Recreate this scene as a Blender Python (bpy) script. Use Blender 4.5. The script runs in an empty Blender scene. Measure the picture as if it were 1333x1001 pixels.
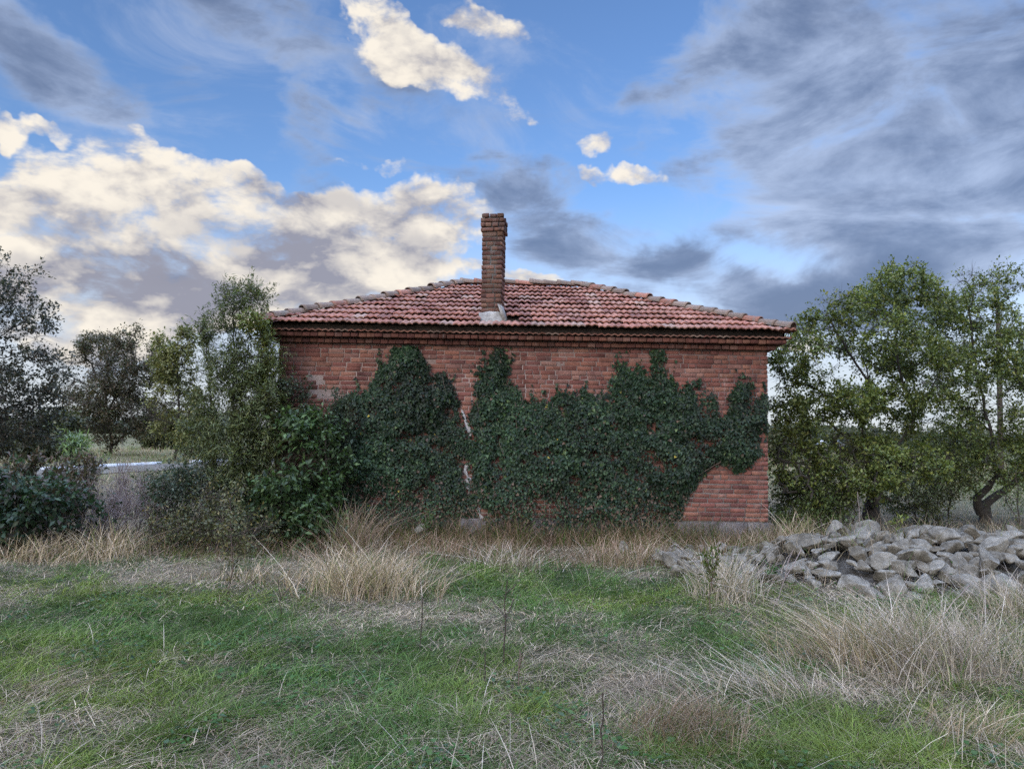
import bpy, bmesh, math, random
import numpy as np
from mathutils import Vector, Matrix
R = math.radians
sc = bpy.context.scene
col = sc.collection
rng = np.random.default_rng(11)
random.seed(5)

# ------------------------------------------------------------------ camera
F = 970.0; PW, PH = 1333.0, 1001.0
CAMZ = 1.65; PITCH = math.atan2(565-500.5, F); ROLL = R(1.0)
cp, sp, cr, sr = math.cos(PITCH), math.sin(PITCH), math.cos(ROLL), math.sin(ROLL)
FWD = np.array([0, cp, sp]); UP0 = np.array([0, -sp, cp]); RT0 = np.array([1.0, 0, 0])
RT = RT0*cr + UP0*sr; UP = -RT0*sr + UP0*cr
CAM = np.array([0, 0, CAMZ])
cd = bpy.data.cameras.new('camera'); cam = bpy.data.objects.new('camera', cd); col.objects.link(cam)
cd.sensor_width = 36; cd.lens = F/PW*36; cd.clip_end = 3000; cd.clip_start = 0.05
M = Matrix(((RT[0], UP[0], -FWD[0], 0), (RT[1], UP[1], -FWD[1], 0), (RT[2], UP[2], -FWD[2], CAMZ), (0, 0, 0, 1)))
cam.matrix_world = M
sc.camera = cam

def ray(px, py):
    return FWD + RT*((px-PW/2)/F) + UP*(-(py-PH/2)/F)
def at(px, py, Y):                      # point on the vertical plane y = Y
    d = ray(px, py); return CAM + d*(Y/d[1])
def gnd(px, py, z=0.0):                 # point on the ground
    d = ray(px, py); return CAM + d*((z-CAMZ)/d[2])
def azel(px, py):
    d = ray(px, py); d = d/np.linalg.norm(d); return math.atan2(d[0], d[1]), math.asin(d[2])

# ------------------------------------------------------------------ nodes helper
class NT:
    def __init__(s, tree): s.t = tree; s.n = tree.nodes; s.l = tree.links
    def put(s, sock, v):
        if v is None: return
        if hasattr(v, 'is_output'): s.l.new(v, sock)
        else:
            if hasattr(sock.default_value, '__len__') and len(sock.default_value) == 4 and len(v) == 3: v = (*v, 1)
            sock.default_value = v
    def node(s, kind, ins=(), out=0, **kw):
        n = s.n.new(kind)
        for k, v in kw.items(): setattr(n, k, v)
        for k, v in (ins.items() if isinstance(ins, dict) else enumerate(ins)): s.put(n.inputs[k], v)
        return n.outputs[out]
    def m(s, op, a, b=None, c=None, clamp=False): return s.node('ShaderNodeMath', (a, b, c), operation=op, use_clamp=clamp)
    def v(s, op, a, b=None, out=0): return s.node('ShaderNodeVectorMath', (a, b), out, operation=op)
    def noise(s, vec, scale, detail=4, rough=.55, dist=0., out=0):
        return s.node('ShaderNodeTexNoise', {'Vector': vec, 'Scale': scale, 'Detail': detail, 'Roughness': rough, 'Distortion': dist}, out)
    def rng(s, x, a, b, c=0., d=1., mode='SMOOTHSTEP'):
        return s.node('ShaderNodeMapRange', {0: x, 1: a, 2: b, 3: c, 4: d}, interpolation_type=mode)
    def mix(s, f, a, b, mode='MIX'):
        n = s.n.new('ShaderNodeMix'); n.data_type = 'RGBA'; n.blend_type = mode
        s.put(n.inputs[0], f); s.put(n.inputs[6], a); s.put(n.inputs[7], b); return n.outputs[2]
def lin(r, g, b):
    f = lambda c: (c/255/12.92 if c/255 <= .04045 else ((c/255+.055)/1.055)**2.4)
    return (f(r), f(g), f(b))

# ------------------------------------------------------------------ world: evening sky with clouds
SUN_EL, SUN_AZ = R(24), R(-148)         # low behind the camera, to its left (az from +Y clockwise)
w = bpy.data.worlds.new('World'); sc.world = w; w.use_nodes = True
nt = NT(w.node_tree); nt.n.clear()
sky = nt.n.new('ShaderNodeTexSky'); sky.sky_type = 'NISHITA'; sky.sun_disc = False
sky.sun_elevation = SUN_EL; sky.sun_rotation = SUN_AZ; sky.air_density = 1.0; sky.dust_density = .6; sky.ozone_density = 2.0
gen = nt.node('ShaderNodeTexCoord', out=0)
sx = nt.n.new('ShaderNodeSeparateXYZ'); nt.l.new(gen, sx.inputs[0])
az = nt.m('ARCTAN2', sx.outputs[0], sx.outputs[1]); el = nt.m('ARCSINE', sx.outputs[2])
AE = nt.node('ShaderNodeCombineXYZ', (az, el, 0.0))
def lin_cloud(vec, dx=0., dy=0.):
    return nt.node('ShaderNodeMapping', {0: vec, 1: (dx, dy, 0), 3: (1.0, 1.75, 1)})
warp = nt.v('SCALE', nt.v('SUBTRACT', nt.noise(AE, 5.5, 5, .6, out=1), (.5, .5, .5))); warp.node.inputs['Scale'].default_value = .17
AEW = nt.v('ADD', AE, warp)
def blob(px, py, rx, ry, rot=0., wgt=1.0):
    a, e = azel(px, py)
    k = math.cos(a)**2
    mp = nt.node('ShaderNodeMapping', {0: AEW, 1: (a, e, 0), 2: (0, 0, R(rot)), 3: (rx/F*k, ry/F*k, 1)}, vector_type='TEXTURE')
    return nt.rng(nt.v('LENGTH', mp, out=1), 0.25, 1.45, wgt, 0.0)
def blobs(lst):
    o = None
    for b in lst:
        g = blob(*b); o = g if o is None else nt.m('ADD', o, g)
    return o
cv = lin_cloud(AE)
n1 = nt.noise(cv, 7.0, 10, .62, .35)
n1s = nt.noise(cv, 7.0, 4, .55, .35)
n1b = nt.noise(lin_cloud(AE, .03, .05), 7.0, 4, .55, .35)
n2 = nt.noise(nt.node('ShaderNodeMapping', {0: AE, 1: (3, 7, 0), 2: (0, 0, R(-12)), 3: (1.0, 2.6, 1)}), 5.0, 8, .58, .5)
nbig = nt.noise(cv, 2.6, 3, .5, .2)
vw = nt.v('ADD', cv, (lambda o: (setattr(o.node.inputs['Scale'], 'default_value', .05), o)[1])(nt.v('SCALE', nt.noise(cv, 16, 4, .6, out=1))))
def puff(vec, sc_):
    n = nt.n.new('ShaderNodeTexVoronoi'); n.feature = 'F1'; n.normalize = True
    nt.l.new(vec, n.inputs['Vector']); n.inputs['Scale'].default_value = sc_; n.inputs['Detail'].default_value = 4; n.inputs['Roughness'].default_value = .55; n.inputs['Lacunarity'].default_value = 2.1
    return n.outputs['Distance']
pf = puff(vw, 13.0)
pfb = puff(nt.v('ADD', vw, (-.010, .026, 0)), 13.0)
front = nt.rng(sx.outputs[1], -.25, .35)
back = nt.m('SUBTRACT', 1.0, front)
up = nt.rng(el, .95, 1.25)                      # overhead
# dark soft sheets
dk = blobs([(1150, 110, 330, 190, -10, 1.0), (1000, 70, 130, 100, -20, .4), (1230, 300, 240, 110, 12, 1.05), (1010, 270, 160, 45, 14, .6), (880, 370, 230, 42, -8, .85), (1180, 385, 260, 45, 4, .75), (720, 290, 110, 60, -15, .75),
            (360, 30, 230, 60, -14, .8), (60, 60, 170, 60, -25, .85), (390, 150, 80, 60, -45, .42), (240, 170, 110, 36, 0, .45),(130, 165, 120, 32, -22, .35),
            (840, 140, 60, 30, 0, .3), (950, 205, 150, 45, 12, .35), (640, 235, 120, 30, 0, .4), (205, 385, 60, 30, 0, .5)])
cover = nt.m('ADD', nt.m('MULTIPLY', back, .62), nt.m('MULTIPLY', nt.m('MULTIPLY', up, front), .5))
dk = nt.m('ADD', dk, cover)
dD = nt.rng(nt.m('ADD', dk, nt.m('ADD', nt.m('MULTIPLY', nt.m('SUBTRACT', n2, .5), 3.0), nt.m('MULTIPLY', nt.m('SUBTRACT', nbig, .5), 1.2))), .20, .95)
dtn = nt.m('ADD', nt.m('MULTIPLY', nt.m('SUBTRACT', n2, .5), 1.9), nt.m('ADD', nt.m('MULTIPLY', nt.m('SUBTRACT', nbig, .5), 1.5), nt.m('MULTIPLY', nt.m('SUBTRACT', n1, .5), 1.0)))
dcol = nt.mix(nt.rng(nt.m('ADD', dtn, nt.m('MULTIPLY', nt.m('MINIMUM', dk, 1.3), .35)), -.22, .70), lin(190, 207, 238), lin(106, 124, 158))
# bright cumulus, warm on top, grey-mauve below
br = blobs([(120, 272, 165, 52, -4, .72), (330, 290, 170, 50, -3, .66), (548, 285, 110, 52, 6, .80), (440, 358, 190, 34, 2, .70), (90, 325, 150, 38, 4, .66), (250, 215, 150, 30, -14, .6), (0, 245, 50, 30, 0, .5), (330, 385, 160, 34, 0, .7), (450, 372, 120, 30, 0, .6), (100, 425, 170, 26, 0, .55), (300, 415, 120, 20, 0, .5), (1040, 445, 60, 14, 0, .5), (560, 352, 60, 16, 0, .45), (170, 238, 130, 40, -10, .5), (80, 372, 150, 30, 2, .62), (230, 398, 140, 24, 0, .6), (20, 320, 70, 40, 0, .4),
            (556, 72, 112, 36, -34, .80), (510, 50, 40, 40, 0, .45), (640, 132, 60, 22, -28, .5), (640, 22, 65, 26, -25, .62), (5, 155, 40, 24, -15, .6), (60, 155, 40, 16, -25, .45),
            (770, 184, 32, 20, 0, .47), (816, 224, 38, 16, -10, .45), (758, 226, 30, 14, -25, .40), (480, 212, 60, 10, 0, .4), (690, 370, 60, 16, 0, .6)])
bD = nt.rng(nt.m('ADD', nt.m('ADD', nt.m('SUBTRACT', br, nt.rng(br, .0, .34, .75, 0.)), nt.m('MULTIPLY', nt.m('SUBTRACT', n1, .5), 3.4)), nt.m('MULTIPLY', nt.m('SUBTRACT', .42, pf), 2.0)), .16, 1.02)
lit = nt.rng(nt.m('ADD', nt.m('ADD', nt.m('MULTIPLY', nt.m('SUBTRACT', n1s, n1b), 1.5), nt.m('MULTIPLY', nt.m('SUBTRACT', pfb, pf), 1.1)), nt.m('MULTIPLY', nt.m('SUBTRACT', nbig, .5), -1.0)), -.42, .26)
# lower flanks of the long bank lie in their own shade
low = blobs([(110, 345, 130, 26, 2, .75), (330, 330, 150, 30, -4, .55), (250, 385, 110, 30, 0, .8), (540, 330, 70, 24, 0, .6), (430, 275, 110, 22, -10, .55)])
lit = nt.m('SUBTRACT', lit, nt.m('MULTIPLY', low, .85), clamp=True)
bcol = nt.mix(lit, lin(154, 155, 170), lin(255, 246, 231))
# clear air: Nishita, tuned for the deep evening blue
clear = nt.mix(1.0, sky.outputs[0], (.72, .87, 1.08), 'MULTIPLY')
clear = nt.v('SCALE', clear); clear.node.inputs['Scale'].default_value = 1.75
hz = nt.rng(el, R(3), R(19), 1., 0.)
K = 10.0
def sc10(c): return tuple(x*K for x in c)
scl = lambda c: (lambda o: (setattr(o.node.inputs['Scale'], 'default_value', K), o)[1])(nt.v('SCALE', c))
c = nt.mix(nt.m('MULTIPLY', hz, .85), clear, sc10(lin(222, 226, 234)))
veil = nt.rng(nt.noise(nt.node('ShaderNodeMapping', {0: AE, 1: (5, 1, 0), 2: (0, 0, R(24)), 3: (1.0, 2.2, 1)}), 4.2, 9, .64, .8), .46, .80)
c = nt.mix(nt.m('MULTIPLY', veil, .55), c, sc10(lin(186, 200, 228)))
c = nt.mix(nt.m('MULTIPLY', dD, .90), c, scl(dcol))
c = nt.mix(nt.m('MULTIPLY', bD, .97), c, scl(bcol))
# unseen sky behind the camera and overhead: brightened and warmed as added fill light
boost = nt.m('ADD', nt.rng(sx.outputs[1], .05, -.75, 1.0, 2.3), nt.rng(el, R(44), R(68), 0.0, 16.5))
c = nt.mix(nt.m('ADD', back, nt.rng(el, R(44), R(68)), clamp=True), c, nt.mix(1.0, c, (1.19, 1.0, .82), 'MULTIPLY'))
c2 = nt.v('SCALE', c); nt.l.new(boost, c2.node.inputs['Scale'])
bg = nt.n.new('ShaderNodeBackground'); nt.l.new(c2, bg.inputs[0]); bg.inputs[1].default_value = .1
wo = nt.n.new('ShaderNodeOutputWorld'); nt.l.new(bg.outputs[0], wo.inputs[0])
w.cycles.sampling_method = 'MANUAL'; w.cycles.sample_map_resolution = 512

# ------------------------------------------------------------------ sun (soft, veiled by cloud)
sd = bpy.data.lights.new('sun', 'SUN'); sd.energy = 1.5; sd.angle = R(35); sd.color = (1, .93, .84)
so = bpy.data.objects.new('sun', sd); col.objects.link(so)
sdir = Vector((math.sin(SUN_AZ)*math.cos(SUN_EL), math.cos(SUN_AZ)*math.cos(SUN_EL), math.sin(SUN_EL)))
so.rotation_euler = sdir.to_track_quat('Z', 'Y').to_euler()

sc.view_settings.view_transform = 'Standard'; sc.view_settings.look = 'None'
sc.view_settings.exposure = 0.0; sc.view_settings.gamma = 1.0
sc.cycles.use_denoising = False
sc.cycles.max_bounces = 5; sc.cycles.diffuse_bounces = 3; sc.cycles.glossy_bounces = 2; sc.cycles.transmission_bounces = 3
sc.cycles.caustics_reflective = False; sc.cycles.caustics_refractive = False

# ------------------------------------------------------------------ mesh and object helpers
def mk(name, V, faces, mat, parent=None, colr=None, smooth=False):
    """link ONE mesh object; faces: list of integer arrays (n,3) / (n,4)"""
    V = np.asarray(V, np.float32).reshape(-1, 3)
    me = bpy.data.meshes.new(name)
    me.vertices.add(len(V)); me.vertices.foreach_set('co', V.ravel())
    faces = [np.asarray(f, np.int32) for f in faces if len(f)]
    loops = np.concatenate([f.ravel() for f in faces]); cnt = np.concatenate([np.full(len(f), f.shape[1], np.int32) for f in faces])
    me.loops.add(len(loops)); me.loops.foreach_set('vertex_index', loops)
    me.polygons.add(len(cnt)); me.polygons.foreach_set('loop_start', np.concatenate([[0], np.cumsum(cnt)[:-1]]).astype(np.int32))
    me.update(calc_edges=True); me.validate()
    if colr is not None:
        a = me.color_attributes.new('Col', 'FLOAT_COLOR', 'POINT')
        c = np.ones((len(V), 4), np.float32); c[:, :3] = colr; a.data.foreach_set('color', c.ravel())
    if smooth: me.polygons.foreach_set('use_smooth', np.ones(len(cnt), bool))
    if mat: me.materials.append(mat)
    o = bpy.data.objects.new(name, me); col.objects.link(o)
    if parent: o.parent = parent
    return o
def tag(o, label=None, cat=None, group=None, kind=None):
    if label: o['label'] = label
    if cat: o['category'] = cat
    if group: o['group'] = group
    if kind: o['kind'] = kind
    return o
def empty(name, loc=(0, 0, 0)):
    o = bpy.data.objects.new(name, None); o.location = loc; o.empty_display_size = .2; col.objects.link(o); return o
class MB:                                # collects pieces of one mesh
    def __init__(s): s.v = []; s.f = {3: [], 4: []}; s.c = []; s.n = 0
    def add(s, V, Fs, c=None):
        V = np.asarray(V, float).reshape(-1, 3); s.v.append(V)
        for f in Fs:
            f = np.asarray(f, int)
            if len(f): s.f[f.shape[1]].append(f+s.n)
        if c is not None: s.c.append(np.broadcast_to(np.asarray(c, float), (len(V), 3)))
        s.n += len(V)
    def build(s, name, mat, parent=None, smooth=False):
        return mk(name, np.concatenate(s.v), [np.concatenate(s.f[k]) for k in (3, 4) if s.f[k]], mat, parent, np.concatenate(s.c) if s.c else None, smooth)
BOXF = np.array([[0, 3, 2, 1], [4, 5, 6, 7], [0, 1, 5, 4], [1, 2, 6, 5], [2, 3, 7, 6], [3, 0, 4, 7]])
def boxv(x0, x1, y0, y1, z0, z1):
    return np.array([[x0, y0, z0], [x1, y0, z0], [x1, y1, z0], [x0, y1, z0], [x0, y0, z1], [x1, y0, z1], [x1, y1, z1], [x0, y1, z1]], float)

# value noise in numpy, 2-D and 3-D
def vnoise(p, seed=0):
    p = np.asarray(p, float); d = p.shape[-1]
    i = np.floor(p).astype(np.int64); f = p-i; f = f*f*(3-2*f)
    out = 0
    for k in range(2**d):
        o = np.array([(k >> j) & 1 for j in range(d)])
        q = i+o; h = seed*374761393
        for j, pr in enumerate((668265263, 2147483647, 1274126177)[:d]): h = (h ^ (q[..., j]*pr)) * 1103515245 & 0x7fffffff; h = h ^ (h >> 13)
        h = (h*1597334677) & 0x7fffffff; h = h ^ (h >> 15)
        wgt = np.prod(np.where(o, f, 1-f), -1)
        out = out+wgt*((h & 0xffff)/65535.0)
    return out
def fbm(p, seed=0, oct=4):
    p = np.asarray(p, float); s = 0; a = .5
    for k in range(oct): s = s+a*vnoise(p*2**k+k*17.3, seed+k); a *= .5
    return s/(1-.5**oct)

# ------------------------------------------------------------------ materials
def material(name):
    m = bpy.data.materials.new(name); m.use_nodes = True; t = NT(m.node_tree)
    b = m.node_tree.nodes['Principled BSDF']; return m, t, b
def obj_co(t): return t.node('ShaderNodeTexCoord', out=3)
def leaf_mat(name, rough=.5, trans=.28, spec=.35):
    m, t, b = material(name)
    a = t.n.new('ShaderNodeVertexColor'); a.layer_name = 'Col'
    nz = t.noise(obj_co(t), 55, 3, .6)
    c = t.mix(1.0, a.outputs[0], t.mix(nz, (.72, .72, .72), (1.25, 1.25, 1.2)), 'MULTIPLY')
    t.put(b.inputs['Base Color'], c); b.inputs['Roughness'].default_value = rough; b.inputs['Specular IOR Level'].default_value = spec
    tr = t.n.new('ShaderNodeBsdfTranslucent'); t.put(tr.inputs[0], t.mix(1.0, c, (1.15, 1.25, .6), 'MULTIPLY'))
    ms = t.n.new('ShaderNodeMixShader'); ms.inputs[0].default_value = trans
    t.l.new(b.outputs[0], ms.inputs[1]); t.l.new(tr.outputs[0], ms.inputs[2]); t.l.new(ms.outputs[0], t.n['Material Output'].inputs[0])
    return m
def bark_mat(name, c1, c2):
    m, t, b = material(name)
    oc = obj_co(t)
    n = t.noise(t.node('ShaderNodeMapping', {0: oc, 3: (1, 1, .25)}), 22, 6, .65)
    t.put(b.inputs['Base Color'], t.mix(n, c1, c2)); b.inputs['Roughness'].default_value = .9
    bp = t.n.new('ShaderNodeBump'); bp.inputs['Strength'].default_value = .8; bp.inputs['Distance'].default_value = .02
    t.l.new(n, bp.inputs['Height']); t.l.new(bp.outputs[0], b.inputs['Normal'])
    return m
M_leaf = leaf_mat('leaf'); M_ivy = leaf_mat('ivy_leaf', .48, .12, .28); M_blade = leaf_mat('grass_blade', .6, .3, .2); M_straw = leaf_mat('straw_blade', .75, .2, .15)
M_bark = bark_mat('bark', (.016, .014, .012), (.065, .055, .046)); M_twig = bark_mat('twig', (.09, .06, .05), (.2, .15, .12)); M_deadtwig = bark_mat('dead_twig', (.17, .13, .125), (.34, .28, .26))
M_stalk = bark_mat('dark_stalk', (.028, .02, .016), (.075, .055, .042))

def masonry_mat(name, rough=.9, grime=.55, bump=.004, lichen=0., bloom=.40):
    m, t, b = material(name)
    a = t.n.new('ShaderNodeVertexColor'); a.layer_name = 'Col'
    oc = obj_co(t)
    n = t.noise(oc, 3.2, 6, .62); f = t.noise(oc, 60, 6, .7); g = t.noise(t.node('ShaderNodeMapping', {0: oc, 3: (1, 1, .22)}), 7.5, 6, .65)
    c = t.mix(1.0, a.outputs[0], t.mix(t.rng(f, .25, .75), (.55, .55, .57), (1.35, 1.32, 1.28)), 'MULTIPLY')
    c = t.mix(t.m('MULTIPLY', t.rng(n, .45, .72), grime), c, t.mix(1.0, c, (.42, .40, .44), 'MULTIPLY'))
    c = t.mix(t.m('MULTIPLY', t.rng(g, .60, .76), bloom), c, (.42, .36, .34))          # salt bloom
    if lichen: c = t.mix(t.m('MULTIPLY', t.rng(t.noise(oc, 9, 6, .7), .48, .66), lichen), c, (.16, .155, .135))
    t.put(b.inputs['Base Color'], c); b.inputs['Roughness'].default_value = rough; b.inputs['Specular IOR Level'].default_value = .25
    bp = t.n.new('ShaderNodeBump'); bp.inputs['Strength'].default_value = 1.0; bp.inputs['Distance'].default_value = bump
    t.l.new(t.m('ADD', f, t.m('MULTIPLY', t.noise(oc, 18, 4, .6), 1.2)), bp.inputs['Height']); t.l.new(bp.outputs[0], b.inputs['Normal'])
    return m
M_brick = masonry_mat('old_brick', grime=.85); M_chim = masonry_mat('sooty_brick', grime=.8, lichen=.3); M_tile = masonry_mat('clay_tile', .85, .6, .003, .30, .12); M_hip = masonry_mat('lichen_tile', .95, .3, .005, .7)
def plain_mat(name, c1, c2, scale=9., bump=.006, rough=.92):
    m, t, b = material(name); oc = obj_co(t)
    n = t.noise(oc, scale, 8, .66, .3)
    t.put(b.inputs['Base Color'], t.mix(t.rng(n, .3, .7), c1, c2)); b.inputs['Roughness'].default_value = rough; b.inputs['Specular IOR Level'].default_value = .2
    bp = t.n.new('ShaderNodeBump'); bp.inputs['Distance'].default_value = bump
    t.l.new(t.noise(oc, scale*5, 6, .7), bp.inputs['Height']); t.l.new(bp.outputs[0], b.inputs['Normal'])
    return m
M_mortar = plain_mat('mortar', (.16, .105, .09), (.36, .28, .245), 2.0)
t = NT(M_mortar.node_tree); b = t.n['Principled BSDF']; src = b.inputs['Base Color'].links[0].from_socket     # repointed in pale mortar low down
sz_ = t.n.new('ShaderNodeSeparateXYZ'); t.l.new(obj_co(t), sz_.inputs[0]); t.put(b.inputs['Base Color'], t.mix(t.rng(sz_.outputs[2], 1.25, .75), src, (.46, .41, .37)))
M_plinth = plain_mat('plinth_stone', (.085, .075, .075), (.21, .185, .18), 7., .02)
M_deck = plain_mat('roof_board', (.03, .025, .022), (.07, .05, .04), 6.)
M_cement = plain_mat('cement', (.22, .21, .20), (.40, .385, .365), 7.)
M_pale = plain_mat('lime_patch', (.30, .28, .28), (.62, .60, .60), 22., .02)

# ------------------------------------------------------------------ terrain
PILE_C = gnd(1150, 735)
def pile_h(x, y):                         # the heap the stones lie on
    xr = np.clip((x-2.4)/1.7, 0, 1); xr = xr*xr*(3-2*xr)
    cy = 9.35+.12*(x-4); hw = np.where(y < cy, 1.55, 1.5)*(.45+.55*xr)
    q = np.clip(1-np.abs(y-cy)/hw, 0, 1)
    return (.13+.35*xr)*np.sin(q*np.pi/2)**1.1*np.clip((x-2.1)/.5, 0, 1)
def terrain(x, y):
    near = np.clip(1-(np.hypot(x, y-5)-25)/40, 0, 1)
    h = (fbm(np.stack([x*.35, y*.35], -1), 3)-.5)*.16*near + (fbm(np.stack([x*1.6, y*1.6], -1), 9)-.5)*.07*near
    yard = (x > -4.3) & (x < 4.7) & (y > 11.2) & (y < 17.7)
    h = np.where(yard, np.minimum(h, 0.02), h)
    road = np.clip(1-np.abs(x-(ROADX+(y-30)*ROADK)-3.2)/7.0, 0, 1); h = h*(1-np.clip(road*2, 0, 1))
    far = np.clip((np.hypot(x, y)-120)/600, 0, 1); h = h+far*far*4
    return h
kA, kB = gnd(62, 612), gnd(255, 602.5)
ROADK = (kB[0]-kA[0])/(kB[1]-kA[1]); ROADX = kA[0]+(30-kA[1])*ROADK
def axis(lo, hi, c, step, grow):
    a = [c]; s = step
    while a[-1] < hi:
        a.append(a[-1]+s)
        if a[-1] > c+9: s *= grow
    b = [c]; s = step
    while b[-1] > lo:
        b.append(b[-1]-s)
        if b[-1] < c-9: s *= grow
    return np.array(sorted(set(b+a)))
gx = axis(-900, 900, 0, .12, 1.06); gy = axis(-200, 1500, 8, .12, 1.06)
GX, GY = np.meshgrid(gx, gy); GZ = terrain(GX, GY)
idx = np.arange(GX.size).reshape(GX.shape)
gf = np.stack([idx[:-1, :-1], idx[:-1, 1:], idx[1:, 1:], idx[1:, :-1]], -1).reshape(-1, 4)

# how green / how straw-covered the yard is
def splat(x, y, lst):
    o = 0
    for px, py, rx, ry, wt in lst:
        g = gnd(px, py); g2 = gnd(px+rx, py); ga = gnd(px, py-ry*.7); gb = gnd(px, min(py+ry, 1100))
        ax = abs(g2[0]-g[0]); ay = max(abs(ga[1]-gb[1])/2, .15); cy = (ga[1]+gb[1])/2
        o = o+wt*np.exp(-((x-g[0])/ax)**2-((y-cy)/ay)**2)
    return o
GREEN = [(180, 810, 230, 60, .75), (620, 755, 150, 24, .55), (760, 760, 90, 30, .5), (560, 870, 120, 60, .4), (330, 880, 120, 50, .4), (1000, 960, 160, 60, .45), (1100, 830, 40, 22, .3), (930, 840, 70, 30, .35), (60, 900, 60, 30, .2), (600, 990, 90, 40, .4), (1310, 930, 50, 40, .5), (200, 960, 110, 40, .3), (1330, 800, 50, 30, .35)]
STRAW = [(50, 895, 70, 26, -.85), (20, 960, 60, 30, -.5), (480, 745, 90, 40, -.6), (560, 800, 130, 18, -.55), (740, 860, 110, 50, -.35), (890, 930, 90, 50, -.6), (1180, 850, 130, 60, -.55), (350, 745, 110, 20, -.5), (160, 740, 130, 14, -.5), (700, 960, 70, 30, -.35), (850, 735, 170, 22, -.55), (1100, 900, 100, 30, -.4), (330, 985, 60, 30, -.4), (290, 760, 200, 14, -.4), (120, 930, 110, 18, -.4)]
def greenness(x, y):
    n = fbm(np.stack([x*1.25, y*1.25], -1), 21, 5)
    n2 = fbm(np.stack([x*4.2, y*4.2], -1), 27, 3)
    g = .60+(n-.5)*1.2+(n2-.5)*1.1+splat(x, y, GREEN)*.9+splat(x, y, STRAW)*.6
    g = g-np.clip((y-9.3)/1.5, 0, 1)*.6
    return np.clip(g, 0, 1)
gg = greenness(GX, GY); gn = fbm(np.stack([GX*3.1, GY*3.1], -1), 5, 3)
soil = np.array([.055, .047, .036]); thatch = np.array([.17, .145, .11]); moss = np.array([.040, .066, .024])
gc = thatch*(1-gg[..., None])+moss*gg[..., None]; gc = gc*(.45+.9*gn[..., None])
farw = np.clip((np.hypot(GX, GY-8)-13)/10, 0, 1)[..., None]; fn = fbm(np.stack([GX*.06, GY*.11], -1), 8, 4)[..., None]
gc = gc*(1-farw)+farw*(np.array([.21, .185, .125])*(1-fn)+np.array([.12, .135, .06])*fn)*(.7+.6*gn[..., None])
m, t, b = material('ground'); a = t.n.new('ShaderNodeVertexColor'); a.layer_name = 'Col'; oc = obj_co(t)
nz = t.noise(oc, 26, 7, .7)
t.put(b.inputs['Base Color'], t.mix(1.0, a.outputs[0], t.mix(nz, (.35, .34, .33), (1.5, 1.48, 1.42)), 'MULTIPLY')); b.inputs['Roughness'].default_value = 1.0; b.inputs['Specular IOR Level'].default_value = .1
bp = t.n.new('ShaderNodeBump'); bp.inputs['Distance'].default_value = .05; t.l.new(nz, bp.inputs['Height']); t.l.new(bp.outputs[0], b.inputs['Normal'])
tag(mk('ground', np.stack([GX, GY, GZ], -1), [gf], m, None, gc.reshape(-1, 3), True), kind='structure')

# road with white-painted kerb beyond the yard
def road_line(off, z, ys): return np.stack([ROADX+(ys-30)*ROADK+off, ys, np.full_like(ys, z)], -1)
ry = np.linspace(-40, 300, 120)
rd = np.stack([road_line(.02, .03, ry), road_line(3.6, .03, ry)], 1).reshape(-1, 3)
q = np.arange(len(ry)-1)*2
M_road = plain_mat('asphalt', (.105, .095, .08), (.17, .155, .132), 1.2, .01)
tag(mk('road', rd, [np.stack([q, q+2, q+3, q+1][::-1], -1)[:, ::-1]], M_road), kind='structure')
kb = MB(); L = 1.0
M_kerb = plain_mat('kerb_paint', (.5, .5, .5), (.82, .83, .85), 3.)
for k in range(140):
    y0 = -10+k*1.02
    if vnoise(np.array([k*.37, 2.]), 4) < .33: continue
    a0, a1 = road_line(-.16, 0, np.array([y0, y0+L]))
    v = boxv(0, .16, 0, 1, 0, 1); P0 = a0+(a1-a0)*v[:, 1:2]; P0[:, 0] += v[:, 0]; P0[:, 2] = np.where(v[:, 2] > .5, .12+rng.normal(0, .012), -.1)
    kb.add(P0, [BOXF])
tag(kb.build('kerb', M_kerb), kind='structure')

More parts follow.
